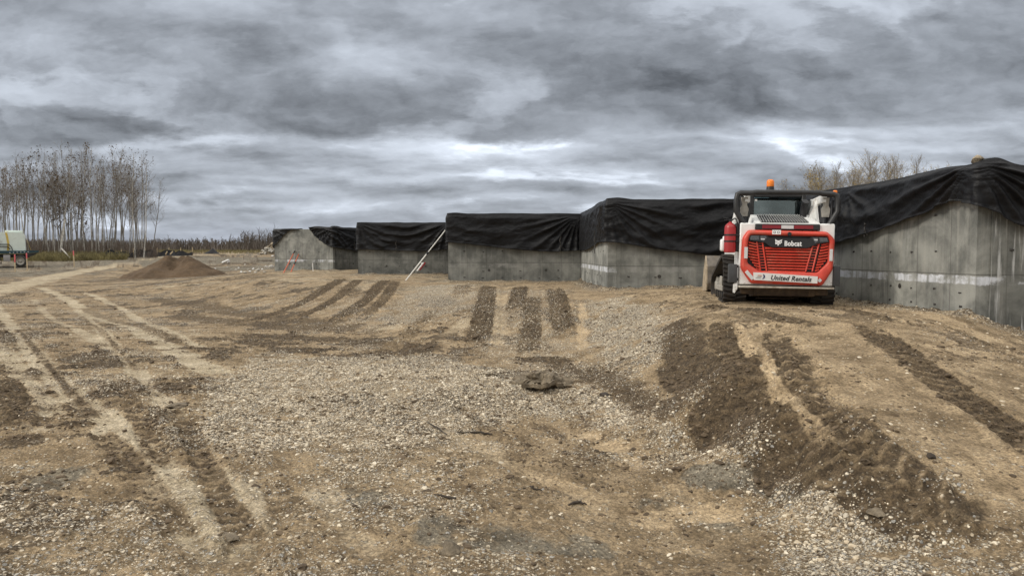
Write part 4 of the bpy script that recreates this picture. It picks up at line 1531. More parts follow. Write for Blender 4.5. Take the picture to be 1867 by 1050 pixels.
# two thin painted rods leaning on the farthest wall
for (x0, y0, x1, y1, lab, cols) in ((516.5, 497.5, 538, 458, 'thin orange rod with a black tip leaning on the farthest wall', ('orange', 'ink', .86, 1.0)),
                                    (530, 496.5, 545, 464, 'thin orange rod with a black middle leaning on the farthest wall', ('orange', 'ink', .42, .56))):
    gx, gy, gz = ground(x0, y0)
    s, z = on_wall(E1, E2, x1, y1)
    e = (np.array(E2) - np.array(E1)) / _lE
    t = np.array(E1) + e * s + np.array([e[1], -e[0]]) * .03
    r = empty('marking_rod', (gx, gy, gz))
    tag(r, lab, 'rod', 'orange rods leaning on the farthest wall')
    a_, b_ = Vector((0, 0, -.02)), Vector((t[0] - gx, t[1] - gy, z - gz))
    mb = MB()
    mb.tube([a_, b_], .026, 7)
    mb.build('shaft', M[cols[0]], r)
    mb = MB()
    mb.tube([a_ + (b_ - a_) * cols[2], a_ + (b_ - a_) * cols[3]], .034, 7)
    mb.build('grip', M[cols[1]], r)
# a short white stick in front of it
gx, gy, gz = ground(571, 494)
mb = MB()
mb.tube([(gx, gy, gz - .1), (gx - .03, gy + .02, gz + .38)], .022, 6)
tag(mb.build('marker_stick', M['platewhite']), 'short white stick upright in dirt before the farthest wall', 'stick')

# ------------------------------------------------------------------ survey stakes at the left
for (x, y0, y1, lean, lab) in ((27.5, 496, 464, .01, 'survey stake with long pink top before the toolbox of the truck'),
                               (50, 494.5, 461.5, -.02, 'survey stake with short pink tip behind the truck wheel'),
                               (135.5, 487, 457.5, -.03, 'lone survey stake with a pink top beside the weedy bank')):
    gx, gy, gz = ground(x, y0)
    h = (y0 - y1) / F * gy
    st = empty('survey_stake', (gx, gy, gz), (0, lean, .3))
    tag(st, lab, 'survey stake', 'survey stakes along the haul road')
    mb = MB()
    mb.box((0, 0, h * .33), (.075, .035, h * .72), bev=.006)
    mb.build('stake', M['wood'], st)
    k = .45 if 'long' in lab else .3
    mb = MB()
    mb.box((0, 0, h * (1 - k / 2)), (.078, .038, h * k), bev=.006)
    mb.build('painted_top', M['pink'], st)


# ------------------------------------------------------------------ soil heap
def build_heap():
    cx, cy = -20.3, 46.0
    n, mlev = 110, 46
    vs, fs = [], []
    for i in range(mlev + 1):
        r = i / mlev
        for j in range(n):
            t = 2 * math.pi * j / n
            x, y = math.cos(t) * r * 3.45, math.sin(t) * r * 2.9
            vs.append([x, y, 0])
    A = np.array(vs)
    x, y = A[:, 0], A[:, 1]

    def cone(px_, py_, h, rad):
        return h - np.hypot(x - px_, y - py_) * h / rad
    z = np.maximum.reduce([cone(-.35, .2, 1.42, 2.55), cone(.85, .0, 1.30, 2.2), cone(-1.7, .1, .72, 1.8), cone(1.9, 0, .6, 1.5), cone(.2, .9, 1.3, 2.1), np.full_like(x, -.25)])
    z -= .30 * np.exp(-((x - .30) / .42) ** 2 - ((y + .55) / .7) ** 2)
    r = np.hypot(x / 3.45, y / 2.9)
    z = np.minimum(z, 1.36) + .22 * (fbm(x * 1.3 + 4, y * 1.3, 4) - .5) + .12 * (fbm(x * 4, y * 4, 3) - .5) + .06 * (fbm(x * 9, y * 9, 2) - .5)
    z = np.maximum(z, .10 * (1 - r)) * sst(r, 1.0, .8) - .05
    g = hbase(x + cx, y + cy)
    z0 = hz(cx, cy)
    A[:, 2] = z + g - z0
    for i in range(mlev):
        for j in range(n):
            k = (j + 1) % n
            fs.append([i * n + j, i * n + k, (i + 1) * n + k, (i + 1) * n + j])
    mb = MB()
    mb.raw(A, fs)
    o = mb.build('soil_heap', M['heap'], smooth=60)
    o.location = (cx, cy, z0)
    tag(o, 'brown conical heap of soil with a hollow on its front', 'dirt pile')


build_heap()

# ------------------------------------------------------------------ broken slab, clods, roots in the foreground
gx, gy, gz = ground(985, 712)
sl_ = empty('broken_slab', (gx, gy, gz))
tag(sl_, 'tilted broken slab of grey clay caked with dirt lumps', 'slab')
u = gy / F * 1.0
mb = MB()
nx, ny = 60, 24
V = []
for lay in (0, 1):
    for i in range(nx + 1):
        for j in range(ny + 1):
            a, b = i / nx, j / ny
            wob = np.array([a * 6.0 + 3]), np.array([b * 3.0 + 7])
            q = float(fbm(*wob, 4)[0]) - .5
            # a ragged outline: the left end reaches back, the right end is narrow
            x = (-34 + 70 * a) * u + .05 * math.sin(b * 5 + a * 4) + .05 * q
            back = .50 - .34 * a + .10 * math.sin(a * 9)
            y = -.20 + .14 * a + .08 * math.sin(a * 7 + 1) * (1 - b) + back * b
            h = .105 - .10 * b + .02 * a + .05 * q + .02 * (float(fbm(np.array([a * 22.0]), np.array([b * 12.0]), 3)[0]) - .5)
            if lay:
                h -= .05 + .02 * q
            V.append((x, y, h))
n1 = (nx + 1) * (ny + 1)
FS = []
for i in range(nx):
    for j in range(ny):
        a = i * (ny + 1) + j
        FS.append([a, a + ny + 1, a + ny + 2, a + 1])
        FS.append([n1 + a, n1 + a + 1, n1 + a + ny + 2, n1 + a + ny + 1])
for i in range(nx):
    for j in (0, ny):
        a = i * (ny + 1) + j
        FS.append([a, a + ny + 1, n1 + a + ny + 1, n1 + a])
for j in range(ny):
    for i in (0, nx):
        a = i * (ny + 1) + j
        FS.append([a, a + 1, n1 + a + 1, n1 + a])
mb.raw(V, FS)
mb.build('slab_body', M['slab'], sl_, smooth=50)
for i, (lx, ly, sx, sy, sz) in enumerate(((-8, .44, .40, .30, .22), (-24, .42, .34, .28, .15), (12, .46, .36, .26, .22), (28, .44, .34, .2, .14), (-40, .30, .18, .18, .12), (30, .46, .22, .14, .08), (42, .20, .16, .12, .08), (-5, .12, .12, .1, .09), (12, .10, .10, .1, .09))):
    o = lump('dirt_lump', (lx * u, ly, sz * .28), (sx * 1.1, sy, sz), M['slab'], 30 + i, sl_, rough=.75, sub=4, rot=i)
for i, (px, py, w, h, lab) in enumerate(((1103, 722, .16, .06, 'flat dark clod lying right of the broken slab'), (325, 741, .26, .05, 'flat brown clod at the left edge of the pale gravel'),
                                         (55, 760, .13, .09, 'dark clod near the left edge by the curved rut'), (1697, 836, .075, .05, 'lone dark clod on the smooth tan ramp'),
                                         (822, 1011, .15, .10, 'round brown clod among the nearest pebbles'), (575, 645, .10, .07, 'black clod at the far rim of the pale gravel'),
                                         (1600, 940, .15, .05, 'long brown clod on the gravel at lower right'), (410, 982, .15, .03, 'cracked grey clod at lower left'),
                                         (60, 812, .2, .06, 'flat grey clod by the left edge of the picture'))):
    gx, gy, gz = ground(px, py)
    tag(lump('soil_clod', (gx, gy, gz + h * .15), (w, w * .8, h), M['root'] if 'dark' in lab or 'black' in lab else M['slab'], 60 + i, rough=.45, rot=i * 1.3), lab, 'clod', 'single clods on the ground')


def root(label, pts, r, seed=0):
    rnd = random.Random(seed)
    w = [Vector(ground(*p)) + Vector((0, 0, r * .7)) for p in pts]
    P = []
    for i in range(len(w) - 1):
        for t in np.linspace(0, 1, 5)[:-1]:
            P.append(w[i].lerp(w[i + 1], float(t)) + Vector((rnd.uniform(-1, 1), rnd.uniform(-1, 1), rnd.uniform(-.5, 1))) * r * .6)
    P.append(w[-1])
    mb = MB()
    mb.tube(P, [r * (1 - .6 * abs(2 * i / (len(P) - 1) - .9)) for i in range(len(P))], 7)
    tag(mb.build('root', M['root']), label, 'root', 'dark roots on the ground')


root('long dark root lying flat in front of the broken slab', [(835, 791), (870, 790), (895, 793), (912, 789)], .012, 1)
root('dark root slanting down beside the long flat root', [(778, 771), (795, 781), (815, 793)], .010, 2)
root('short hooked dark root at the lower middle', [(955, 893), (972, 889), (968, 893), (988, 896)], .009, 3)
root('thin black root at the lower middle right of the hooked one', [(1037, 924), (1052, 918), (1070, 922)], .012, 4)
root('pale grey stick at the lower left gravel', [(790, 905), (830, 911), (856, 906)], .010, 5)

# ------------------------------------------------------------------ compact track loader, rear end towards the camera
# local axes: x right, y forward (tailgate at y = 0), z up
_d0 = 13.3
_lx = (1432 - W0 / 2) / F * _d0
_lz = EYE - 97.0 / F * 13.75
ld = empty('track_loader', (_lx, _d0, _lz), (0, R(0.9), R(-7)))
ld.scale = (.985, .985, .985)
tag(ld, 'red and white compact track loader seen from behind on the dirt pad', 'track loader')


def rc(x, y):
    """Rear-view measuring: crop pixels to metres on the tailgate plane."""
    return ((x - 641) / 394.0, (957 - y) / 394.0)


def rp(pts):
    return [rc(*p) for p in pts]


def inset(poly, d):
    """Move each edge of a convex-ish polygon inwards by d."""
    n = len(poly)
    A = sum(poly[i][0] * poly[(i + 1) % n][1] - poly[(i + 1) % n][0] * poly[i][1] for i in range(n))
    sg = 1 if A > 0 else -1
    out = []
    for i in range(n):
        p0, p1, p2 = Vector(poly[i - 1]), Vector(poly[i]), Vector(poly[(i + 1) % n])
        e1, e2 = (p1 - p0).normalized(), (p2 - p1).normalized()
        n1, n2 = Vector((-e1.y, e1.x)) * sg, Vector((-e2.y, e2.x)) * sg
        b = (n1 + n2)
        b = b / max(.35, b.length_squared) * 2
        out.append(tuple(p1 + b * d))
    return out


def roundpoly(poly, r=.04, n=3):
    out = []
    m = len(poly)
    for i in range(m):
        p0, p1, p2 = Vector(poly[i - 1]), Vector(poly[i]), Vector(poly[(i + 1) % m])
        a = p1 + (p0 - p1).normalized() * min(r, (p0 - p1).length * .45)
        b = p1 + (p2 - p1).normalized() * min(r, (p2 - p1).length * .45)
        for k in range(n + 1):
            t = k / n
            out.append(tuple(a * (1 - t) ** 2 + p1 * 2 * t * (1 - t) + b * t * t))
    return out


# white engine housing: rear posts, sides, top
mb = MB()
mb.box((-.665, .30, .93), (.27, .54, 1.09), bev=.018)
mb.box((.675, .30, .93), (.27, .54, 1.09), bev=.018)
mb.box((0.005, .32, .80), (1.12, .50, .84), bev=.01)
mb.box((-.70, 1.15, 1.18), (.20, 1.2, .56), bev=.02)
mb.box((.70, 1.15, 1.18), (.20, 1.2, .56), bev=.02)
mb.build('body', M['white'], ld)
# white gusset plate rising on the right, and its twin
for x in (.60,):
    mb = MB()
    s = 1 if x > 0 else -1
    mb.prism([(.30, 1.47), (1.05, 1.47), (.62, 1.90), (.52, 1.90)], x - .02, x + .02, 'x')
    mb.prism([(x - s * .0, 1.46), (x - s * .17, 1.46), (x - s * .0, 1.88)], .50, .53, 'y')
    mb.build('gusset_plate', M['white'], ld)
# louvred top screen
mb = MB()
hx0, hx1 = -.55, .56
P00, P10, P01, P11 = (hx0, .04, 1.475), (hx1, .04, 1.475), (hx0 + .06, .80, 1.66), (hx1 - .02, .80, 1.66)
mb.raw([P00, P10, P11, P01, (hx0, .04, 1.40), (hx1, .04, 1.40), (hx1, .80, 1.45), (hx0, .80, 1.45)],
       [[0, 1, 2, 3], [4, 5, 1, 0], [5, 6, 2, 1], [6, 7, 3, 2], [7, 4, 0, 3]], 0)
hood = mb.build('hood', M['white'], ld, smooth=0)


def on_hood(a, b, up=0.0):
    p = Vector(P00).lerp(Vector(P10), a).lerp(Vector(P01).lerp(Vector(P11), a), b)
    return p + Vector((0, -.236, .97)) * up


mb = MB()
q = [on_hood(.10, .05, .004), on_hood(.83, .05, .004), on_hood(.86, .93, .004), on_hood(.10, .93, .004)]
mb.raw(q, [[0, 1, 2, 3]], 1)
for i in range(19):
    a0 = .105 + .725 * i / 18
    p0, p1 = on_hood(a0, .045, .012), on_hood(a0 + .012, .94, .012)
    d = (p1 - p0)
    n = Vector((0, -.236, .97))
    sx = Vector((1, 0, 0)) * .0075
    mb.raw([p0 - sx, p0 + sx, p1 + sx, p1 - sx, p0 - sx + n * .012, p0 + sx + n * .012, p1 + sx + n * .012, p1 - sx + n * .012],
           [[0, 1, 5, 4], [1, 2, 6, 5], [2, 3, 7, 6], [3, 0, 4, 7], [4, 5, 6, 7]], 0)
mb.build('screen', [M['greyst'], M['ink']], hood, smooth=0)

# black strip with reflective tape
mb = MB()
mb.box((.005, .025, 1.41), (1.095, .05, .10), bev=.008)
st = mb.build('rear_strip', M['black'], ld)
mb = MB()
for x0, x1, mi in ((472, 597, 0), (600, 682, 1), (685, 812, 0)):
    a, b = rc(x0, 0)[0], rc(x1, 0)[0]
    mb.box(((a + b) / 2, -.003, 1.41), (b - a, .006, .062), mi=mi)
mb.build('reflective_tape', [M['reflred'], M['refl']], st, smooth=0)

# tailgate: a thick red frame around a louvred recess
outer = roundpoly(rp([(333, 690), (341, 480), (378, 424), (903, 431), (954, 482), (947, 690), (882, 803), (405, 797)]), .05)
inner = roundpoly(rp([(378, 655), (378, 505), (392, 462), (905, 466), (916, 508), (908, 645), (842, 712), (455, 706)]), .03)


def loop(poly, y):
    return [(p[0], y, p[1]) for p in poly]


o1 = inset(outer, .022)
o2 = inset(outer, .045)
i2 = inset(inner, -.028)
mb = MB()
mb.rings([loop(outer, .03), loop(outer, -.035), loop(o1, -.066), loop(o2, -.075), loop(i2, -.070), loop(inset(inner, -.008), -.055), loop(inner, -.02), loop(inner, .03)])
gate = mb.build('tailgate', M['red'], ld, smooth=50)
mb = MB()
mb.prism(inset(inner, -.004), -.002, .03, 'y')
mb.build('grille_backing', M['ink'], gate, smooth=0)
# louvres
mb = MB()


def louvre(xa, za, xb, zb, h=.034, y0=-.012, y1=-.052):
    dx = Vector((xb - xa, 0, zb - za)).normalized()
    mb.raw([(xa, y0, za + h * .6), (xb, y0, zb + h * .6), (xb, y1, zb - h * .28), (xa, y1, za - h * .28),
            (xb, y1 + .004, zb - h * .52), (xa, y1 + .004, za - h * .52), (xb, y0, zb + h * .25), (xa, y0, za + h * .25)],
           [[0, 1, 2, 3], [3, 2, 4, 5], [5, 4, 6, 7]], 0)


for i in range(9):
    y = 549 + 19.6 * i
    xa, xb = 492 + 3.4 * i, 800 - 3.9 * i
    a, b = rc(xa, y), rc(xb, y + 2)
    louvre(a[0], a[1], b[0], b[1])
for i in range(10):
    y = 513 + 19.8 * i
    lo_, hi_ = 381 + max(0, (i - 5)) * 13.5, 431 + 3.4 * i
    a, b = rc(lo_, y - 4), rc(hi_, y + 7)
    louvre(a[0], a[1], b[0], b[1])
    lo_, hi_ = 866 - 4.0 * i, 912 - max(0, (i - 5)) * 14.0
    if i > 0 or True:
        a, b = rc(lo_, y + 9), rc(hi_, y - 3)
        louvre(a[0], a[1], b[0], b[1])
# slanted ladder bars with rungs
for (xt, xb, sg) in (((437, 463), (472, 507), 1), ((851, 811), (811, 768), 1)):
    for k in (0, 1):
        a = rc(xt if k == 0 else xt, 505) if False else None
for (t0, b0, t1, b1) in ((436, 466, 474, 508), (852, 812, 815, 768)):
    for t, b in ((t0, b0), (t1, b1)):
        p, q = rc(t, 506), rc(b, 706)
        mb.tube([(p[0], -.040, p[1]), (q[0], -.040, q[1])], .0145, 4)
    for i in range(10):
        f = (i + .6) / 10.6
        y = 506 + 200 * f
        p, q = rc(t0 + (b0 - t0) * f, y), rc(t1 + (b1 - t1) * f, y)
        mb.tube([(p[0], -.034, p[1]), (q[0], -.034, q[1])], .008, 4)
mb.build('grille', M['red'], gate, smooth=0)
# black fascia with lamps
mb = MB()
mb.prism(rp([(383, 478), (392, 462), (498, 461), (516, 478), (780, 480), (800, 468), (902, 470), (913, 502), (838, 515), (770, 545), (530, 541), (490, 512), (388, 497)]), -.066, -.03, 'y')
fas = mb.build('fascia', M['blackpl'], gate, smooth=0)
for poly in ([(388, 480), (396, 466), (446, 465), (450, 494), (392, 494)], [(846, 472), (898, 474), (907, 500), (852, 502)]):
    mb = MB()
    mb.prism(rp(poly), -.073, -.06, 'y')
    mb.build('tail_lamp', M['lens'], gate, smooth=0)
for poly in ([(455, 467), (492, 466), (500, 480), (478, 502), (458, 495)], [(806, 474), (836, 473), (842, 500), (822, 510), (806, 486)]):
    mb = MB()
    mb.prism(rp(poly), -.074, -.06, 'y')
    mb.build('reversing_lamp', M['greyst'] if False else M['lens'], gate, smooth=0)
for x, w in ((473, 26), (826, 24)):
    c = rc(x, 488)
    mb = MB()
    mb.box((c[0], -.075, c[1]), (w / 394, .004, .022), mi=0)
    mb.build('lamp_window', M['refl'], gate, smooth=0)


def put_text(s, px, py, size, mat, parent, y, bold=0, shear=0, xs=1, name='lettering', roll=0.0):
    me = text_mesh(s, size, mat, bold, shear, xs)
    o = bpy.data.objects.new(name, me)
    COL.objects.link(o)
    o.parent = parent
    x, z = rc(px, py)
    o.location = (x, y, z)
    o.rotation_euler = (R(90), roll, 0)
    return o


put_text('Bobcat', 675, 517, .122, M['whiteprint'], gate, -.0695, bold=.0038, xs=.80, name='maker_lettering')
# the cat's head mark, drawn from the photo
mb = MB()
mb.prism(rp([(556, 486), (567, 494), (580, 497), (592, 493), (604, 488), (599, 502), (603, 512), (594, 514), (592, 520), (584, 519), (578, 523), (570, 519), (562, 523), (556, 517), (560, 508), (557, 498)]), -.0715, -.065, 'y', 0)
mb.prism(rp([(572, 524), (578, 522), (583, 524), (581, 529), (576, 531), (572, 528)]), -.0715, -.065, 'y', 0)
for e in ([(563, 503), (573, 508), (566, 510)], [(583, 508), (596, 502), (594, 509)], [(576, 513), (583, 513), (580, 517)]):
    mb.prism(rp(e), -.0735, -.0705, 'y', 1)
mb.build('maker_emblem', [M['whiteprint'], M['ink']], gate, smooth=0)
# lock, sticker, side and corner reflectors
mb = MB()
c = rc(650, 451)
mb.tube([(c[0], -.072, c[1]), (c[0], -.084, c[1])], [.036, .030], 18)
mb.build('lock', M['ink'], gate)
mb = MB()
c = rc(563, 439)
mb.box((c[0], -.076, c[1]), (.148, .004, .076), mi=0)
for dx in (-.032, .032):
    mb.tube([(c[0] + dx, -.0785, c[1] - .002), (c[0] + dx, -.0795, c[1] - .002)], .022, 10, 1)
    mb.tube([(c[0] + dx, -.0796, c[1] - .002), (c[0] + dx, -.0805, c[1] - .002)], .013, 8, 0)
mb.build('sticker', [M['whiteprint'], M['lens']], gate, smooth=0)
for (x, y, w, h, rot) in ((363, 584, .058, .20, 0), (929, 591, .052, .205, 0), (391, 738, .060, .185, .72), (859, 765, .056, .056, .78)):
    mb = MB()
    c = rc(x, y)
    mb.box((c[0], -.080 if y > 700 else -.076, c[1]), (w, .012, h), rot=(0, -rot if x < 500 else rot, 0), bev=.003)
    mb.build('reflector', M['refl'], gate, smooth=0)
# rental plate
mb = MB()
mb.prism(rp([(415, 717), (844, 738), (842, 786), (420, 770)]), -.098, -.074, 'y')
plate = mb.build('plate', M['platewhite'], gate, smooth=0)
put_text('United Rentals', 665, 757, .118, M['ink'], gate, -.1005, bold=.0024, shear=.25, xs=.915, name='plate_lettering', roll=R(1.6))
mb = MB()
c = rc(478, 746)
mb.prism([(c[0] + .042 * math.cos(t), c[1] + .042 * math.sin(t)) for t in np.linspace(-1.9, 1.6, 12)] + [(c[0] + .012, c[1] + .02), (c[0] + .014, c[1] - .018)], -.1005, -.097, 'y', 0)
for i, (a, b) in enumerate(((-.12, -.03), (-.10, -.02), (-.08, -.015))):
    mb.prism([(c[0] + a, c[1] - .03 + .022 * i), (c[0] + b, c[1] - .036 + .024 * i), (c[0] + b, c[1] - .024 + .024 * i), (c[0] + a, c[1] - .018 + .022 * i)], -.1003, -.097, 'y', 1 if i < 2 else 2)
mb.build('plate_emblem', [M['navy'], M['greyst'], M['orange']], gate, smooth=0)

# bumper ledge, belly, side blocks
mb = MB()
mb.box((0, .10, .350), (1.61, .34, .034), bev=.006)
mb.build('rear_ledge', M['ledge'], ld)
mb = MB()
mb.prism([(.02, .335), (.10, .20), (.45, .16), (.9, .16), (2.2, .24), (2.2, .75), (.5, .75), (.3, .42)], -.52, .52, 'x')
mb.box((0, .14, .275), (1.50, .10, .12), bev=.02)
mb.box((-.1, .50, .125), (.62, .06, .018))
mb.build('belly_plate', M['belly'], ld, smooth=0)
for x, w, z0, z1 in ((-.905, .15, .415, .745), (.86, .12, .39, .74)):
    mb = MB()
    mb.box((x, .06, (z0 + z1) / 2), (w, .12, z1 - z0), bev=.014, mi=0, seg=2)
    for z in (z0 + .06, z1 - .04):
        mb.box((x - math.copysign(w / 2 - .02, x), .10, z), (.10, .05, .05), bev=.006, mi=1)
    mb.build('bump_block', [M['bumper'], M['black']], ld)
mb = MB()
mb.prism(rp([(290, 800), (318, 800), (318, 835), (300, 866), (290, 862)]), .02, .06, 'y')
mb.build('mud_flap', M['white'], ld, smooth=0)


# tracks
def track_path(n_extra=0):
    """Side outline (y, z) of the belt: rear idler low, drive sprocket high at the rear, front idler."""
    C_ = [((.74, .225), .205), ((.86, .66), .225), ((2.02, .285), .225)]
    # convex hull of the circles, sampled
    pts = []
    for (c, r) in C_:
        for t in np.linspace(0, 2 * math.pi, 90)[:-1]:
            pts.append((c[0] + r * math.cos(t), c[1] + r * math.sin(t)))
    pts += [(1.0, .02), (1.75, .02)]
    pts = sorted(set((round(a, 5), round(b, 5)) for a, b in pts))

    def half(ps):
        h = []
        for p in ps:
            while len(h) > 1 and (h[-1][0] - h[-2][0]) * (p[1] - h[-2][1]) - (h[-1][1] - h[-2][1]) * (p[0] - h[-2][0]) <= 0:
                h.pop()
            h.append(p)
        return h
    lo, up = half(pts), half(pts[::-1])
    hull = np.array(lo[:-1] + up[:-1] + [lo[0]])
    sg = np.linalg.norm(np.diff(hull, axis=0), axis=1)
    cum = np.concatenate([[0], np.cumsum(sg)])
    N = 52
    s = np.linspace(0, cum[-1], N * 2 + 1)[:-1]
    return np.stack([np.interp(s, cum, hull[:, 0]), np.interp(s, cum, hull[:, 1])], -1)


tp = track_path()
for side in (-1, 1):
    xo, xi = (.985, .575)
    n = len(tp)
    T = np.roll(tp, -1, 0) - np.roll(tp, 1, 0)
    T /= np.linalg.norm(T, axis=1)[:, None]
    Nn = np.stack([T[:, 1], -T[:, 0]], -1)
    mb = MB()
    prof = [(xi, -.030), (xi, .0), (xo, .0), (xo, -.030)]
    loops = []
    for i in range(n + 1):
        k = i % n
        loops.append([(side * px_, tp[k, 0] + Nn[k, 0] * h, tp[k, 1] + Nn[k, 1] * h) for px_, h in prof])
    mb.rings(loops, 0)
    # chevron lugs, two staggered half rows
    for i in range(0, n, 2):
        for half_, (xa, xb) in enumerate(((xi, xi + .19), (xi + .19, xo))):
            k0 = (i + half_) % n
            c, t, nn = tp[k0], T[k0], Nn[k0]
            sl0, sl1 = (-.018, .018) if half_ == 0 else (.018, -.018)
            w, h = .026, .034
            B = []
            for xx, sl in ((xa, sl0), (xb, sl1)):
                for dw, hh in ((-w, -.004), (w, -.004), (w * .62, h), (-w * .62, h)):
                    p = c + t * (dw + sl) + nn * hh
                    B.append((side * xx, p[0], p[1]))
            mb.raw(B, [[0, 1, 2, 3], [7, 6, 5, 4], [0, 4, 5, 1], [1, 5, 6, 2], [2, 6, 7, 3], [3, 7, 4, 0]], 0)
    tr = mb.build('track', M['rubber'], ld, smooth=25)
    # frame and wheels inside the belt
    mb = MB()
    xc = side * .80
    mb.prism([(.72, .16), (1.95, .16), (1.98, .30), (1.62, .42), (1.35, .44), (1.05, .56), (.78, .50), (.68, .3)], xc - .10, xc + .13 * 1, 'x')
    mb.box((side * .95, 1.35, .27), (.03, .9, .10), bev=.01)
    mb.box((side * .945, 1.12, .40), (.03, .22, .20), bev=.02)
    mb.build('track_frame', M['dusty'], ld, smooth=0)
    for j, (c, r) in enumerate((((.74, .225), .165), ((2.02, .285), .18), ((.86, .66), .17))):
        mb = MB()
        mb.tube([(side * .66, *c), (side * .90, *c)], r, 20)
        mb.tube([(side * .90, *c), (side * .93, *c)], [r * .55, r * .45], 14)
        mb.build('sprocket' if j == 2 else 'idler', M['dusty'] if j < 2 else M['black'], ld)
    for j in range(4):
        mb = MB()
        mb.tube([(side * .64, 1.0 + .235 * j, .135), (side * .955, 1.0 + .235 * j, .135)], .082, 14)
        mb.build('roller', M['black'], ld)

# cab
cab = MB()
z0, z1 = 1.45, 2.06
for x in (-.47, .47):
    cab.box((x, .87, (z0 + z1) / 2), (.085, .10, z1 - z0), bev=.012)
    cab.box((x, 1.85, 1.5), (.075, .10, 1.2), bev=.012)
    cab.box((x, 1.36, 2.02), (.075, .96, .08), bev=.012)
    cab.box((x, 1.36, 1.42), (.06, .96, .10), bev=.012)
cab.box((0, .87, 2.03), (.86, .09, .075), bev=.012)
cab.box((0, .87, 1.50), (.86, .06, .14), bev=.012)
cab.box((0, 1.85, 1.98), (.86, .08, .10), bev=.012)
cabo = cab.build('cab', M['black'], ld)
mb = MB()
mb.box((0, 1.36, 2.085), (1.04, 1.12, .055), bev=.02, seg=2)
mb.build('roof', M['black'], cabo)
mb = MB()
mb.prism(roundpoly([(-.43, 1.55), (.43, 1.55), (.43, 2.0), (-.43, 2.0)], .06), .845, .853, 'y')
mb.build('rear_window', M['glass'], cabo, smooth=0)
mb = MB()
c = (-.395, 1.93)
mb.box((c[0], .838, c[1]), (.045, .004, .035))
mb.build('window_sticker', M['platewhite'], cabo, smooth=0)
for x in (-.475, .475):
    mb = MB()
    mb.box((x, 1.36, 1.72), (.006, .90, .54))
    mb.build('side_window', M['glass'], cabo, smooth=0)
mb = MB()
mb.box((0, 1.42, 1.05), (.92, .9, .06))
mb.box((0, 1.62, .72), (.92, .5, .06))
mb.box((-.33, 1.65, 1.35), (.10, .3, .30), bev=.03)
mb.box((.33, 1.65, 1.35), (.10, .3, .30), bev=.03)
mb.build('cab_floor', M['seat'], cabo)
mb = MB()
mb.box((0, 1.36, 1.22), (.48, .46, .13), bev=.05, seg=3)
mb.prism(roundpoly([(-.22, 1.24), (.22, 1.24), (.20, 1.70), (.12, 1.80), (-.12, 1.80), (-.20, 1.70)], .08, 4), 1.07, 1.16, 'y')
mb.build('seat', M['seat'], cabo, smooth=50)

# lift arms: black rear hoop, grey links, side booms
mb = MB()
hoop = [(-.72, .09, 1.46), (-.79, .10, 1.56), (-.865, .11, 1.69), (-.865, .12, 1.88), (-.845, .125, 1.985), (-.79, .13, 2.005), (-.60, .13, 2.005), (-.52, .13, 2.018), (-.3, .13, 2.022),
        (.35, .13, 2.022), (.55, .13, 2.018), (.62, .13, 2.0), (.79, .13, 1.995), (.845, .125, 1.975), (.865, .12, 1.88), (.865, .11, 1.69), (.79, .10, 1.56), (.73, .09, 1.46)]
mb.tube(hoop, [.05, .05, .05, .05, .052, .052, .050, .052, .046, .046, .052, .050, .052, .052, .05, .05, .05, .05], 8)
hp = mb.build('rear_hoop', M['black'], ld, smooth=50)
for s in (-1, 1):
    mb = MB()
    mb.prism([(s * .70 - .055, 1.94), (s * .70 + .055, 1.94), (s * .70 + .04, 1.80), (s * .70 + .07, 1.74), (s * .70 + .055, 1.60), (s * .70 - .055, 1.60), (s * .70 - .07, 1.74), (s * .70 - .04, 1.80)], .22, .30, 'y')
    mb.build('lift_link', M['dusty'], ld, smooth=0)
    mb = MB()
    mb.tube([(s * .70, .32, 1.50), (s * .71, .34, 1.96)], .075, 8)
    mb.tube([(s * .68, .24, 1.45), (s * .69, .26, 1.62)], .034, 8)
    mb.tube([(s * .785, .2, 1.47), (s * .805, .22, 1.9)], .022, 6)
    mb.build('lift_cylinder', M['ink'], ld)
    mb = MB()
    mb.box((s * .66, .58, 1.90), (.10, .72, .14), rot=(R(-3), 0, 0), bev=.015)
    mb.prism([(.90, 1.82), (.94, 1.96), (1.10, 1.90), (2.72, .66), (2.72, .42), (2.58, .45), (1.1, 1.66)], s * .66 - .05, s * .66 + .05, 'x')
    mb.build('lift_arm', M['white'], ld, smooth=30)
# exhaust
mb = MB()
ex = [(.42, .66, 1.52), (.42, .66, 1.72), (.425, .63, 1.83), (.43, .57, 1.90)]
mb.tube(ex, [.062, .062, .06, .06], 14)
mb.tube([(.53, .60, 1.52), (.53, .62, 1.62)], .03, 8)
mb.build('exhaust', M['ink'], ld, smooth=50)
# beacon
mb = MB()
bx, by = -.10, 1.05
mb.tube([(bx, by, 2.11), (bx, by, 2.20)], [.078, .066], 16)
mb.box((bx - .10, by, 2.125), (.10, .04, .02))
bc = mb.build('beacon', M['black'], ld)
mb = MB()
lo_ = [(.066, 2.20), (.070, 2.22), (.068, 2.29), (.058, 2.322), (.030, 2.335), (.004, 2.337)]
mb.tube([(bx, by, z) for r, z in lo_], [r for r, z in lo_], 18)
mb.build('beacon_lens', M['amber'], bc, smooth=50)
mb = MB()
mb.tube([(.89, .5, 1.95), (.91, .5, 2.02)], .016, 6, 1)
mb.box((.915, .48, 2.055), (.075, .05, .075), bev=.02, mi=0, seg=2)
mb.build('marker_lamp', [M['amber'], M['ink']], ld, smooth=50)

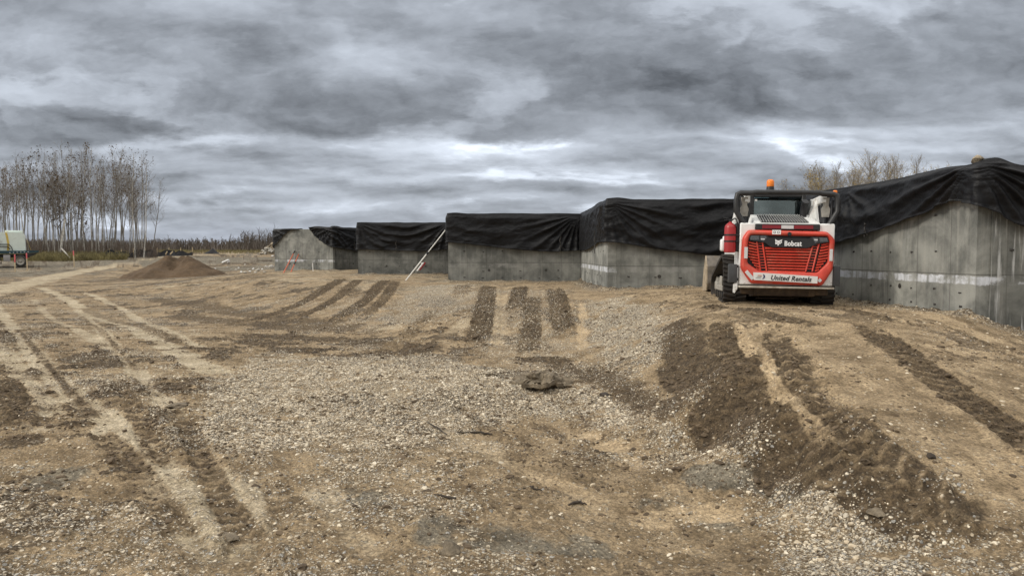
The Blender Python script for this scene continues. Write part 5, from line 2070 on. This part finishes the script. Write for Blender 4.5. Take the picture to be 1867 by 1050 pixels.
# bucket in front
mb = MB()
prof = [(2.72, .16), (3.42, .10), (3.44, .125), (2.86, .20), (2.76, .30), (2.78, .62), (2.96, .86), (2.93, .88), (2.72, .66), (2.68, .30)]
mb.prism(prof, -1.0, 1.0, 'x', 0)
for s in (-1, 1):
    mb.prism([(2.70, .14), (3.36, .11), (3.20, .55), (2.96, .88), (2.74, .66), (2.68, .3)], s * 1.0, s * 1.022, 'x', 1)
mb.build('bucket', [M['bucket'], M['bucketedge']], ld, smooth=0)
mb = MB()
mb.box((0, 2.66, .45), (1.1, .10, .45), bev=.02)
mb.box((-.5, 2.55, .5), (.10, .25, .4), bev=.02)
mb.box((.5, 2.55, .5), (.10, .25, .4), bev=.02)
mb.build('coupler', M['black'], ld)


# ------------------------------------------------------------------ operator in the seat, seen from behind
def person_in_cab():
    root_ = empty('person', (0, 0, 0))
    root_.matrix_world = Matrix.Translation((_lx, _d0, _lz)) @ Euler((0, R(.9), R(-7))).to_matrix().to_4x4() @ Matrix.Translation((.03, 1.36, 1.29))
    tag(root_, 'person in a grey jacket sitting in the loader cab behind the rear window', 'person')
    V, E, Rr = [], [], []

    def add(p, r, parent=None):
        V.append(p)
        Rr.append(r)
        if parent is not None:
            E.append((parent, len(V) - 1))
        return len(V) - 1
    pel = add((0, 0, .06), (.17, .13))
    sp = add((0, -.01, .25), (.155, .115), pel)
    ch = add((.01, .00, .43), (.18, .125), sp)
    nk = add((.02, .03, .575), (.06, .06), ch)
    h0 = add((.02, .05, .65), (.062, .072), nk)
    h1 = add((.02, .055, .73), (.078, .094), h0)
    add((.02, .05, .80), (.055, .07), h1)
    for s in (-1, 1):
        sh = add((s * .20, .01, .48), (.075, .07), ch)
        el = add((s * .29, .12, .25), (.05, .05), sh)
        wr = add((s * .25, .34, .20), (.034, .034), el)
        pm = add((s * .245, .42, .21), (.040, .020), wr)
        for k, (dx, l) in enumerate(((-.030, .060), (-.010, .072), (.010, .068), (.028, .052))):
            f1 = add((s * .245 + dx, .455, .212), (.009, .009), pm)
            f2 = add((s * .245 + dx * 1.05, .455 + l * .5, .200), (.008, .008), f1)
            add((s * .245 + dx * 1.05, .450 + l * .6, .170), (.007, .007), f2)
        t1 = add((s * .205, .40, .20), (.010, .010), pm)
        add((s * .190, .43, .185), (.009, .009), t1)
        hp_ = add((s * .10, .06, .04), (.10, .09), pel)
        kn = add((s * .14, .42, .08), (.068, .068), hp_)
        an = add((s * .14, .50, -.26), (.045, .045), kn)
        add((s * .14, .63, -.30), (.045, .03), an)
    me = bpy.data.meshes.new('figure')
    me.from_pydata(V, E, [])
    o = bpy.data.objects.new('figure', me)
    COL.objects.link(o)
    md = o.modifiers.new('skin', 'SKIN')
    for i, r in enumerate(Rr):
        me.skin_vertices[0].data[i].radius = r
    me.skin_vertices[0].data[0].use_root = True
    ss = o.modifiers.new('round', 'SUBSURF')
    ss.levels = ss.render_levels = 1
    md.use_smooth_shade = True
    dg = C.evaluated_depsgraph_get()
    m2 = bpy.data.meshes.new_from_object(o.evaluated_get(dg))
    bpy.data.objects.remove(o)
    for q in ('jacket', 'skin', 'trousers'):
        m2.materials.append(M[q])
    if len(m2.materials) > 3:
        m2.materials.pop(index=0)
    for p in m2.polygons:
        c = p.center
        hand = c.y > .36 and c.z > .14 and abs(c.x) > .17
        p.material_index = 1 if (c.z > .575 or hand) else (2 if c.z < .12 and not hand else 0)
        p.use_smooth = True
    b = bpy.data.objects.new('body', m2)
    COL.objects.link(b)
    b.parent = root_
    mb = MB()
    hm = []
    for (z, rx, ry, yo) in ((.665, .075, .06, .0), (.70, .088, .085, .015), (.75, .092, .10, .03), (.80, .080, .09, .045), (.835, .05, .06, .05), (.845, .01, .01, .05)):
        hm.append([(.02 + rx * math.cos(t), yo + ry * math.sin(t) - .0, z) for t in np.linspace(0, 2 * math.pi, 17)[:-1]])
    mb.rings(hm, 0, cap=True)
    mb.build('hair', M['hair'], root_, smooth=60)
    mb = MB()
    # face: nose, ears, brow, mouth on the far side
    mb.raw([(.02, .165, .735), (.008, .145, .70), (.032, .145, .70), (.02, .172, .705)], [[0, 1, 3], [0, 3, 2], [1, 2, 3]], 0)
    for s in (-1, 1):
        m2_ = MB()
        m2_.box((.02 + s * .082, .055, .72), (.016, .034, .058), bev=.007)
        m2_.build('ear', M['skin'], root_)
    mb.build('nose', M['skin'], root_)
    mb = MB()
    for s in (-1, 1):
        m2_ = MB()
        m2_.box((.02 + s * .032, .146, .738), (.024, .008, .010), bev=.003)
        m2_.build('eye', M['hair'], root_)
    mb.box((.02, .142, .672), (.045, .008, .008), bev=.003)
    mb.build('mouth', M['hair'], root_)


person_in_cab()

# ------------------------------------------------------------------ fire extinguisher on the loader's left side
Lm = Matrix.Translation((_lx, _d0, _lz)) @ Euler((0, R(.9), R(-7))).to_matrix().to_4x4()
fe = empty('fire_extinguisher')
fe.matrix_world = Lm @ Matrix.Translation((-.945, .10, .93))
tag(fe, 'red fire extinguisher strapped upright to the left side of the loader', 'fire extinguisher')
mb = MB()
pr = [(.075, 0), (.098, .012), (.100, .05), (.100, .43), (.088, .475), (.055, .51), (.028, .525), (.026, .545)]
mb.tube([(0, 0, z) for r, z in pr], [r for r, z in pr], 20)
mb.build('cylinder', M['redpaint'], fe, smooth=50)
mb = MB()
mb.box((0, 0, .56), (.05, .05, .04), bev=.008)
mb.box((-.05, -.01, .598), (.15, .022, .014), rot=(0, R(12), 0), bev=.004)
mb.box((-.04, -.01, .572), (.13, .022, .012), rot=(0, R(-4), 0), bev=.004)
mb.build('handle', M['ink'], fe)
mb = MB()
mb.tube([(.02, -.02, .565), (.06, -.04, .60), (.095, -.05, .585), (.108, -.05, .52), (.110, -.04, .42), (.112, -.03, .30)], .013, 8)
mb.build('hose', M['ink'], fe, smooth=60)
for z in (.31, .20):
    mb = MB()
    mb.tube([(0, 0, z - .014), (0, 0, z + .014)], .104, 20)
    mb.box((.10, .0, z), (.12, .10, .04), bev=.01)
    mb.build('strap', M['ink'], fe)
mb = MB()
mb.box((0, .0, .115), (.206, .10, .006))
mb.tube([(0, 0, .335), (0, 0, .339)], .1015, 20)
mb.build('label_band', M['ink'], fe) if False else None
mb = MB()
mb.box((.135, .05, .27), (.10, .14, .50), bev=.02)
mb.build('bracket', M['ink'], fe)
wb = MB()
wb.box((-1.045, .30, 1.08), (.10, .16, .22), bev=.03, seg=2)
wb.box((-1.03, .30, 1.21), (.05, .08, .06), bev=.015, seg=2)
o = wb.build('side_mirror_box', M['whiteprint'], ld, smooth=50)


# ------------------------------------------------------------------ flatbed truck at the left edge
tx, ty = at_y(37, 475, 61.0)[:2]
tz = at_y(37, 487, 61.0)[2]
tk = empty('flatbed_truck', (tx, ty, tz), (0, 0, R(31)))
tk.scale = (.9, .9, .97)
tag(tk, 'dark blue flatbed truck with an enclosed load cut by the left edge', 'truck')
mb = MB()
mb.box((-1.1, 1.2, 1.28), (5.0, 2.4, .12), bev=.02)
mb.prism([(-3.4, 1.10), (.3, 1.10), (1.38, 1.20), (1.42, 1.36), (-3.4, 1.30)], -.012, .06, 'y')
dk = mb.build('deck', M['truckblue'], tk, smooth=0)
mb = MB()
mb.prism([(.35, 1.08), (1.35, 1.18), (1.0, .95), (.55, .82)], .1, .2, 'y')
mb.box((-1.6, 1.2, .92), (4.6, .9, .26), bev=.02)
mb.box((-4.2, 1.2, .75), (4.6, .9, .26), bev=.02)
mb.build('chassis', M['black'], tk, smooth=0)
for i in range(6):
    mb = MB()
    mb.box((-.75 + .27 * i, -.02, 1.18 + .012 * i), (.085, .02, .05), bev=.006)
    mb.build('side_marker', M['refl'], dk)


def wheel(x, y0, r=.50, w=.30):
    mb = MB()
    pr = [(r * .60, 0), (r * .86, -.01), (r * .97, .03), (r, .08), (r, w - .08), (r * .97, w - .03), (r * .86, w), (r * .6, w)]
    mb.lathe((x, y0, r), pr, 28)
    wh = mb.build('wheel', M['tyre'], tk, smooth=50)
    mb = MB()
    pr = [(r * .62, -.006), (r * .58, .0), (r * .52, .05), (r * .34, .10), (r * .22, .06), (r * .18, .02), (.01, .015)]
    mb.lathe((x, y0, r), pr, 24)
    mb.build('rim', M['dusty'], wh, smooth=50)


wheel(0, 0)
wheel(0, .33)
wheel(0, 1.77)
wheel(0, 2.10)
wheel(-4.9, .05)
wheel(-4.9, 2.05)
mb = MB()
mb.box((-.99, .12, .74), (.52, .26, .52), bev=.03, seg=2)
mb.build('toolbox', plain('grey_toolbox', (.30, .29, .29), .5, vary=.1), tk)
mb = MB()
for z in (.32, .58, .84):
    mb.box((-1.75, .08, z), (.75, .22, .05), bev=.01)
for x in (-2.1, -1.42):
    mb.box((x, .12, .62), (.05, .06, .75), bev=.01)
mb.build('step', M['black'], tk)
mb = MB()
prof = roundpoly([(-4.0, .62), (-1.62, .62), (-1.62, 2.55), (-1.9, 2.80), (-3.1, 2.85), (-3.75, 1.95), (-4.0, 1.85)], .12)
mb.prism(prof, .02, 2.38, 'y')
mb.prism(roundpoly([(-5.7, .75), (-4.0, .62), (-4.0, 1.85), (-5.5, 1.65)], .15), .15, 2.25, 'y')
cb = mb.build('cab', M['truckblue'], tk, smooth=30)
mb = MB()
mb.prism(roundpoly([(-3.55, 1.85), (-2.3, 1.85), (-2.3, 2.6), (-3.1, 2.65)], .08), .0, .015, 'y')
mb.build('side_window', M['glass'], cb, smooth=0)
mb = MB()
mb.tube([(-1.5, .05, 1.85), (-.8, .05, 1.85), (-.62, .05, 1.62), (-.55, .05, 1.36)], .04, 6)
mb.tube([(-1.5, .05, 1.66), (-.9, .05, 1.66), (-.72, .05, 1.45)], .035, 6)
mb.build('side_rail', M['black'], tk)

_tq = Matrix.Rotation(R(31), 3, 'Z') @ Vector((-.50, 1.08, 1.30))
ld_ = empty('machine_housing', (tx + _tq.x, ty + _tq.y, tz + _tq.z), (0, 0, R(31)))
ld_.scale = (.9, .9, .97)
tag(ld_, 'pale mint box shaped housing strapped on the truck deck', 'housing')
mb = MB()
mb.prism(roundpoly([(-.95, 0), (.98, 0), (.93, 1.15), (.86, 1.38), (.70, 1.48), (-.80, 1.52), (-1.02, 1.36), (-1.0, .9)], .08), -1.0, 1.0, 'y')
mb.box((.1, .35, 1.56), (1.35, 1.0, .22), bev=.05, seg=2)
mb.build('shell', M['mint'], ld_, smooth=25)
mb = MB()
path = [(-.34, -1.02, .02), (-.30, -1.03, .6), (-.38, -1.02, 1.15), (-.44, -1.0, 1.45), (-.44, -.9, 1.53), (-.44, .95, 1.53), (-.40, 1.02, 1.2), (-.36, 1.02, 0)]
for i in range(len(path) - 1):
    a, b = Vector(path[i]), Vector(path[i + 1])
    mb.raw([a + Vector((-.08, 0, 0)), a + Vector((.08, 0, 0)), b + Vector((.08, 0, 0)), b + Vector((-.08, 0, 0))], [[0, 1, 2, 3]], 0)
m2_ = MB()
m2_.raw([(.95, -.9, 1.30), (.95, -.80, 1.30), (1.38, -.80, .05), (1.38, -.9, .05)], [[0, 1, 2, 3]], 0)
m2_.build('strap', M['strap'], ld_, smooth=0).modifiers.new('thickness', 'SOLIDIFY').thickness = .015
sp_ = mb.build('strap', M['strap'], ld_, smooth=0)
md = sp_.modifiers.new('thickness', 'SOLIDIFY')
md.thickness = .015


# ------------------------------------------------------------------ bare trees
def bare_tree_mesh(seed, h, r0, bark, crown_mat, leaf_mat, nbr=26, spread=1.0, start=.38, leaves=40, lean=.04, twigs=5, sides=3, leaf=.10, crook=.5):
    rnd = random.Random(seed)
    tk_, cr = MB(), MB()
    n = 14
    P = []
    dx, dy = rnd.uniform(-lean, lean), rnd.uniform(-lean, lean)
    x = y = 0.0
    for i in range(n + 1):
        t = i / n
        P.append(Vector((x, y, h * t)))
        dx += rnd.uniform(-.03, .03) * crook
        dy += rnd.uniform(-.03, .03) * crook
        x += dx * h / n * 1.2
        y += dy * h / n
    rad = [r0 * (1 - .88 * (i / n)) + .008 + (r0 * .35 if i == 0 else 0) for i in range(n + 1)]
    P[0].z = -.3
    tk_.tube(P, rad, 7, 0, cap=False)

    def at(t):
        k = min(n - 1, int(t * n))
        return P[k].lerp(P[k + 1], t * n - k), rad[k]
    tips = []
    for b in range(nbr):
        t = start + (1 - start) * (b / nbr) ** .9 * .98
        p, rr = at(t)
        az = rnd.uniform(0, 2 * math.pi)
        up = rnd.uniform(.55, 1.7)
        L = h * spread * rnd.uniform(.10, .21) * (1.15 - .75 * (t - start) / (1 - start))
        d = Vector((math.cos(az), math.sin(az), up)).normalized()
        pts = [p]
        q = p.copy()
        for i in range(5):
            d = (d + Vector((rnd.uniform(-.25, .25), rnd.uniform(-.25, .25), rnd.uniform(-.05, .28)))).normalized()
            q = q + d * L / 5
            pts.append(q.copy())
        br = min(rr * .45, .004 + .0075 * L)
        cr.tube(pts, [br * (1 - .75 * i / 5) for i in range(6)], sides, 0, cap=False)
        for w in range(twigs):
            k = rnd.randint(1, 4)
            tp0 = pts[k].lerp(pts[k + 1], rnd.random())
            td = (d + Vector((rnd.uniform(-1, 1), rnd.uniform(-1, 1), rnd.uniform(-.2, .9))) * .9).normalized()
            l = L * rnd.uniform(.25, .55)
            m1 = tp0 + td * l * .5 + Vector((rnd.uniform(-.1, .1), rnd.uniform(-.1, .1), .05)) * l
            e = tp0 + td * l + Vector((0, 0, .12 * l))
            cr.tube([tp0, m1, e], [br * .45, br * .35, br * .15], 3, 0, cap=False)
            tips += [m1, e]
            for s_ in range(2):
                e2 = m1 + Vector((rnd.uniform(-1, 1), rnd.uniform(-1, 1), rnd.uniform(-.1, 1))).normalized() * l * .45
                cr.tube([m1, e2], [br * .28, br * .12], 3, 0, cap=False)
                tips.append(e2)
    for _ in range(leaves):
        c = rnd.choice(tips) + Vector((rnd.uniform(-.1, .1), rnd.uniform(-.1, .1), rnd.uniform(-.1, .05)))
        a = Vector((rnd.uniform(-1, 1), rnd.uniform(-1, 1), rnd.uniform(-1, 1))).normalized() * leaf * rnd.uniform(.5, 1.1)
        b = a.orthogonal().normalized() * leaf * rnd.uniform(.4, .8)
        cr.raw([c - a, c + b, c + a, c - b], [[0, 1, 2, 3]], 1)
    return tk_.mesh('trunk', bark, 60), cr.mesh('crown', [crown_mat, leaf_mat], 0)


def plant(name, meshes, loc, rz, sc, label, group, tilt=(0, 0)):
    r = empty(name, loc, (tilt[0], tilt[1], rz))
    r.scale = (sc, sc, sc)
    tag(r, label, 'tree', group)
    for nm, me in zip(('trunk', 'crown'), meshes):
        o = bpy.data.objects.new(nm, me)
        COL.objects.link(o)
        o.parent = r
    return r


rnd = random.Random(5)
kinds = [bare_tree_mesh(100 + i, 11.0, rnd.uniform(.045, .075), M['bark'] if i % 4 else M['birch'], M['twig'], M['leafbrown'], nbr=26, spread=1.2, start=.36 + .05 * (i % 3), leaves=(60, 30, 110, 24, 80, 40, 90, 20)[i % 8], leaf=.10, twigs=5, lean=.07, crook=1.6) for i in range(12)]
leafy = [bare_tree_mesh(140 + i, 7.5, .07, M['bark'], M['twig'], M['leafbrown'], nbr=26, spread=.9, start=.30, leaves=420, leaf=.085, twigs=5) for i in range(2)]
G_ = 'bare aspens of the grove at the left'
LAB = ['bare grey trunked aspen standing in the grove at the left', 'bare pale barked birch among the grey trunks at the left']
xs_ = []
for i in range(98):
    # denser to the right half, ragged edges
    px = -70 + 335 * ((i + rnd.uniform(0, 1)) / 98)
    xs_.append(px)
for i, px in enumerate(xs_):
    Y = rnd.uniform(75, 92)
    X = at_y(px, 460, Y)[0]
    z = hz(X, Y)
    k = rnd.randrange(12)
    topy = 283 + rnd.uniform(-16, 60) + (12 if px > 225 else 0) + (20 if px < 0 else 0)
    h = (460 - topy) / F * Y + EYE - z
    plant('aspen_tree', kinds[k], (X, Y, z), rnd.uniform(0, 6.28), h / 11.0, LAB[0] if k % 4 else LAB[1], G_, (rnd.uniform(-.05, .05), rnd.uniform(-.07, .07)))
for (px, top, Y, lab) in ((268, 290, 76, 'slender leaning aspen at the right end of the left grove'), (255, 300, 79, 'spindly bare aspen second from the right end of the left grove'), (283, 330, 80, 'short thin sapling right of the left grove')):
    X = at_y(px - 6, 460, Y)[0]
    z = hz(X, Y)
    plant('aspen_tree', kinds[(px) % 8 or 1], (X, Y, z), rnd.uniform(0, 6), ((460 - top) / F * Y + EYE - z) / 11.0, lab, G_, (0, .05))
for px, top in ((98, 318), (112, 325), (126, 335), (152, 352)):
    Y = rnd.uniform(76, 84)
    X = at_y(px, 460, Y)[0]
    z = hz(X, Y)
    plant('leafy_aspen', leafy[px % 2], (X, Y, z), rnd.uniform(0, 6), ((460 - top) / F * Y + EYE - z) / 7.5, 'smaller aspen still holding brown leaves, inside the left grove', G_)

# trees showing over the tarps at the right
kr = [bare_tree_mesh(200 + i, 8.0, .09, M['bark'], M['twigpale'], M['leafyellow'], nbr=46, spread=1.6, start=.25, leaves=(90, 160, 60, 700, 220)[i], leaf=.06, twigs=9, lean=.05, crook=1.0) for i in range(5)]
GR = 'bare trees beyond the right tarp'
for i, (px, top, k) in enumerate(((1478, 296, 3), (1492, 305, 1), (1512, 291, 0), (1530, 288, 2), (1549, 300, 4), (1562, 290, 3), (1575, 282, 1), (1592, 274, 0), (1606, 279, 2), (1622, 282, 4), (1640, 290, 1), (1655, 287, 0), (1676, 277, 2), (1690, 300, 4), (1704, 299, 1), (1724, 305, 2), (1742, 303, 0), (1462, 330, 2), (1430, 318, 2), (1520, 312, 3), (1558, 318, 3), (1485, 312, 3), (1500, 322, 4), (1540, 306, 1), (1600, 300, 4), (1630, 306, 1), (1665, 304, 4), (1712, 314, 1), (1585, 310, 3))):
    Y = 40 + rnd.uniform(-4, 6)
    X = at_y(px, 460, Y)[0]
    z = hz(X, Y)
    sc = ((460 - top - 18) / F * Y + EYE - z) / 8.0
    plant('scrub_tree', kr[k], (X, Y, z), rnd.uniform(0, 6.28), sc, 'twiggy tree with yellow leaves showing above the tarp by the loader' if k == 3 else 'bare grey twiggy tree rising behind the huge right tarp', GR)


# ------------------------------------------------------------------ far wood, brush and weeds (uncountable)
def far_wood():
    rnd = random.Random(77)
    mb = MB()
    for i in range(3200):
        Y = rnd.uniform(150, 215)
        X = rnd.uniform(-.70, .12) * Y
        u = X / Y * F + W0 / 2
        z = 1.95
        base = 2.05 + .5 * (math.sin(X * .09) * .5 + math.sin(X * .23 + 1) * .3)
        if 440 < u < 520:
            base += 1.0
        h = base * rnd.uniform(.65, 1.25) + (1.0 if rnd.random() < .03 else 0)
        w = rnd.uniform(.05, .10)
        lx, ly = rnd.uniform(-.2, .2), rnd.uniform(-.2, .2)
        top = (X + lx, Y + ly, z + h)
        mb.tube([(X, Y, z - .4), top], [w, w * .3], 3, 0, cap=False)
        for b in range(9):
            t = rnd.uniform(.15, .98)
            p = Vector((X + lx * t, Y + ly * t, z + h * t))
            l = h * rnd.uniform(.10, .26)
            a = rnd.uniform(0, 6.28)
            mb.tube([p, p + Vector((math.cos(a) * l * .6, math.sin(a) * l * .6, l * .8))], [w * .55, w * .2], 3, 0, cap=False)
    # an underlying belt of thicket, ragged on top
    for i in range(5200):
        Y = rnd.uniform(146, 170)
        X = rnd.uniform(-.70, .12) * Y
        h = rnd.uniform(.7, 2.4)
        a = rnd.uniform(0, 6.28)
        mb.tube([(X, Y, 1.6), (X + math.cos(a) * h * .45, Y + math.sin(a) * h * .45, 1.95 + h)], [.13, .03], 3, 0, cap=False)
    o = mb.build('distant_wood', M['forest'], smooth=0)
    tag(o, 'brown leafless wood along the horizon left of the walls', 'wood', kind='stuff')


far_wood()


def sticks(name, label, mat, n, seed, fx, fy, h0, h1, r, spread=.5, leafy_=0):
    rnd = random.Random(seed)
    mb = MB()
    for i in range(n):
        X, Y = fx(rnd), 0
        Y = fy(rnd, X)
        X = X * Y
        z = hz_cache(X, Y)
        h = rnd.uniform(h0, h1)
        a = rnd.uniform(0, 6.28)
        d = Vector((math.cos(a) * spread * rnd.random(), math.sin(a) * spread * rnd.random(), 1)) * h
        p = Vector((X, Y, z - .05))
        mid = p + d * .5 + Vector((rnd.uniform(-.1, .1), rnd.uniform(-.1, .1), 0)) * h
        mb.tube([p, mid, p + d], [r, r * .7, r * .25], 3, 0, cap=False)
        for _ in range(leafy_):
            t = rnd.uniform(.4, 1)
            q = p + d * t
            e = q + Vector((rnd.uniform(-1, 1), rnd.uniform(-1, 1), rnd.uniform(.2, 1))) * h * .25
            mb.tube([q, e], [r * .5, r * .2], 3, 0, cap=False)
    o = mb.build(name, mat, smooth=0)
    tag(o, label, kind='stuff')
    return o


_gx = np.linspace(-.75, .2, 60)
_gy = np.linspace(55, 130, 40)
_GX, _GY = np.meshgrid(_gx, _gy, indexing='ij')
_GZ = hbase(_GX * _GY, _GY)


def hz_cache(X, Y):
    a = min(max((X / Y + .75) / .95 * 59, 0), 58.99)
    b = min(max((Y - 55) / 75 * 39, 0), 38.99)
    i, j = int(a), int(b)
    u, v = a - i, b - j
    return (_GZ[i, j] * (1 - u) + _GZ[i + 1, j] * u) * (1 - v) + (_GZ[i, j + 1] * (1 - u) + _GZ[i + 1, j + 1] * u) * v


def pxr(a, b):
    return lambda rnd: (rnd.uniform(a, b) - W0 / 2) / F


sticks('undergrowth', 'brown leafless brush between the trunks of the left grove', M['brush'], 4200, 31, pxr(-120, 288), lambda r, X: r.uniform(75, 98), .4, 1.6, .015, .8, 4)
sticks('weeds', 'dry yellow green weeds on the bank under the left grove', M['weed'], 9000, 32, pxr(-120, 232), lambda r, X: 69.5 + r.random() ** 1.2 * 8.5 + 2.5 * max(0, X * F + W0 / 2 - 120) / 110, .08, .75, .02, .9, 2)
sticks('roadside_weeds', 'low dry weeds along the far field edge', M['weed'], 2600, 33, pxr(235, 520), lambda r, X: r.uniform(92, 128), .15, .45, .022, .6, 1)

# a snapped birch leaning in the weeds
mb = MB()
a_ = Vector(at_y(112, 453, 72.0))
b_ = Vector(at_y(128, 470, 71.0))
c_ = Vector(at_y(119, 400, 72.5))
mb.tube([b_, a_], [.055, .07], 7)
mb.tube([a_, c_], [.085, .05], 7)
tag(mb.build('snapped_birch', M['birch']), 'snapped white birch trunk folded over in the weeds at the left', 'fallen tree')


# ------------------------------------------------------------------ silt fence, tarp heap, rubble, field stones
def silt_fence():
    mb = MB()
    pts = []
    for i in range(90):
        px = 192 + (352 - 192) * i / 89
        Y = 74 + 10 * i / 89 + .5 * math.sin(i * .23)
        X = at_y(px, 460, Y)[0]
        z = hz(X, Y)
        h = .62 + .22 * math.sin(i * .31) * math.sin(i * .13 + 1) - .25 * (i > 70)
        pts.append((X, Y, z, h))
    loops = []
    for i, (X, Y, z, h) in enumerate(pts):
        s = .12 * math.sin(i * .9) + .06 * math.sin(i * 2.1)
        loops.append([(X, Y - .55 + s, z - .05), (X, Y - .2 + s, z + h * .35), (X, Y + s * .4, z + h * .8), (X, Y, z + h), (X, Y + .04, z + h), (X, Y + .04, z - .1)])
    mb.rings(loops, closed=False)
    r = empty('silt_fence', (0, 0, 0))
    tag(r, 'slumped black silt fence along the foot of the left grove', 'silt fence')
    mb.build('cloth', M['silt'], r, smooth=30)
    for i in range(4, 90, 12):
        X, Y, z, h = pts[i]
        m2 = MB()
        m2.box((X, Y + .08, z + .42), (.06, .04, .95), rot=(0, .1 * math.sin(i), 0))
        m2.build('post', M['wood'], r)


silt_fence()


def cloth_heap(label, px0, px1, pybase, pytop, Y, seed, peak=.6):
    X0, X1 = at_y(px0, pybase, Y)[0], at_y(px1, pybase, Y)[0]
    zb = at_y(px0, pybase, Y)[2]
    H = (pybase - pytop) / F * Y
    n, m = 60, 24
    u, v = np.meshgrid(np.linspace(0, 1, n), np.linspace(0, 1, m), indexing='ij')
    prof = np.where(u < peak, (u / peak) ** 1.5, ((1 - u) / (1 - peak)) ** 1.1)
    z = H * prof * np.sin(v * math.pi) ** .8 * (.85 + .5 * (fbm(u * 6 + seed, v * 4, 3) - .5))
    x = X0 + (X1 - X0) * u
    y = Y + (v - .5) * (X1 - X0) * .45 + .3 * (fbm(u * 5, v * 2 + seed, 2) - .5)
    G = np.stack([x, y, z + zb - .06], -1)
    i = np.arange(n - 1)[:, None] * m + np.arange(m - 1)[None]
    mb = MB()
    mb.raw(G.reshape(-1, 3), np.stack([i, i + 1, i + m + 1, i + m], -1).reshape(-1, 4).tolist())
    tag(mb.build('tarp_heap', M['silt'], smooth=35), label, 'tarp heap')


cloth_heap('crumpled heap of black tarp beside the far haul road', 362, 404, 464, 449.5, 92, 3, .62)
cloth_heap('low strip of black tarp left of the black tarp heap', 318, 350, 465.5, 459, 90, 5, .5)


def rubble(label, px0, px1, pyb, pyt, Y, n, seed):
    rnd = random.Random(seed)
    X0, X1 = at_y(px0, pyb, Y)[0], at_y(px1, pyb, Y)[0]
    zb = at_y(px0, pyb, Y)[2]
    H = (pyb - pyt) / F * Y
    W = X1 - X0
    r = empty('rubble_pile', ((X0 + X1) / 2, Y, zb))
    tag(r, label, 'rubble pile')
    mb = MB()
    nn, mm = 40, 20
    u, v = np.meshgrid(np.linspace(0, 1, nn), np.linspace(0, 1, mm), indexing='ij')
    q = np.clip(1 - np.hypot((u - .72) / .72, (v - .5) / .5), 0, 1)
    z = H * q ** .8 * (.8 + .5 * fbm(u * 8, v * 6 + seed, 3)) - .1
    G = np.stack([(u - .5) * W, (v - .5) * W * .6, z], -1)
    i = np.arange(nn - 1)[:, None] * mm + np.arange(mm - 1)[None]
    mb.raw(G.reshape(-1, 3), np.stack([i, i + 1, i + mm + 1, i + mm], -1).reshape(-1, 4).tolist())
    mb.build('soil', M['slab'], r, smooth=60)
    for k in range(n):
        a = rnd.uniform(.06, .98)
        qq = max(0, 1 - abs(a - .72) / .72)
        s = rnd.uniform(.16, .42)
        b = rnd.uniform(.05, .5)
        q2 = max(0, 1 - math.hypot((a - .72) / .72, (b - .5) / .5))
        lump('rock', ((a - .5) * W, (b - .5) * W * .6, H * q2 ** .8 + .02), (s, s * .8, s * .65), (M['stone'], M['block'], M['dusty'])[k % 3], seed * 100 + k, r, sub=2, rot=k)


rubble('pile of pale rocks and rubble just left of the farthest wall', 474, 508, 462.5, 444, 70, 42, 4)
_st = [(408, 476, .0, .0)]
rnd = random.Random(19)
for i, (px, py, w) in enumerate(((392, 491, .5), (414, 488, .45), (430, 493, .6), (440, 497, .5), (447, 498, .7), (452, 492, .4), (462, 491, .5), (470, 494, .8), (472, 489, .4), (478, 492, .5), (486, 488, .9), (494, 488, 1.3), (497, 468, .8), (447, 483.5, .4), (390, 491.5, .45), (456, 496, .5), (466, 498, .45), (422, 492, .4), (435, 489, .4), (483, 497, .45))):
    gx, gy, gz = ground(px, py)
    s = w * .42
    lab = {11: 'large white stone at the foot of the farthest wall', 12: 'pale stone touching the left end of the farthest wall', 13: 'white upright chip in the middle of the dark field'}.get(i, 'pale stone lying in the dark field right of the soil heap')
    tag(lump('field_stone', (gx, gy, gz + s * .15), (s, s * .8, s * (1.2 if i == 13 else .55)), M['stone'] if i % 3 else M['platewhite'], 300 + i, rough=.3, sub=2, rot=i), lab, 'stone', 'stones scattered over the dark field')
gx, gy, gz = ground(411, 480)
mb = MB()
q0, q1 = Vector(at_y(405.5, 479, gy)), Vector(at_y(417, 474, gy - .2))
mb.tube([q0, q1], .085, 10)
tag(mb.build('pipe', M['platewhite']), 'white pipe offcut lying in the dark field', 'pipe')
tag(lump('white_rock', (gx + .25, gy - .1, gz + .10), (.30, .26, .26), M['platewhite'], 77, rough=.3, sub=2), 'white rock under the white pipe offcut', 'stone')
gx, gy, gz = ground(308, 465)
for k, (px, py) in enumerate(((304, 461), (312, 460))):
    p = Vector(at_y(px - 2, 464, 78)); q = Vector(at_y(px + (3 if k else 1), 458.5, 78))
    mb = MB()
    mb.tube([p, q], .06, 6)
    tag(mb.build('board', M['wood']), 'pale board poking up behind the soil heap', 'board', 'boards behind the soil heap')
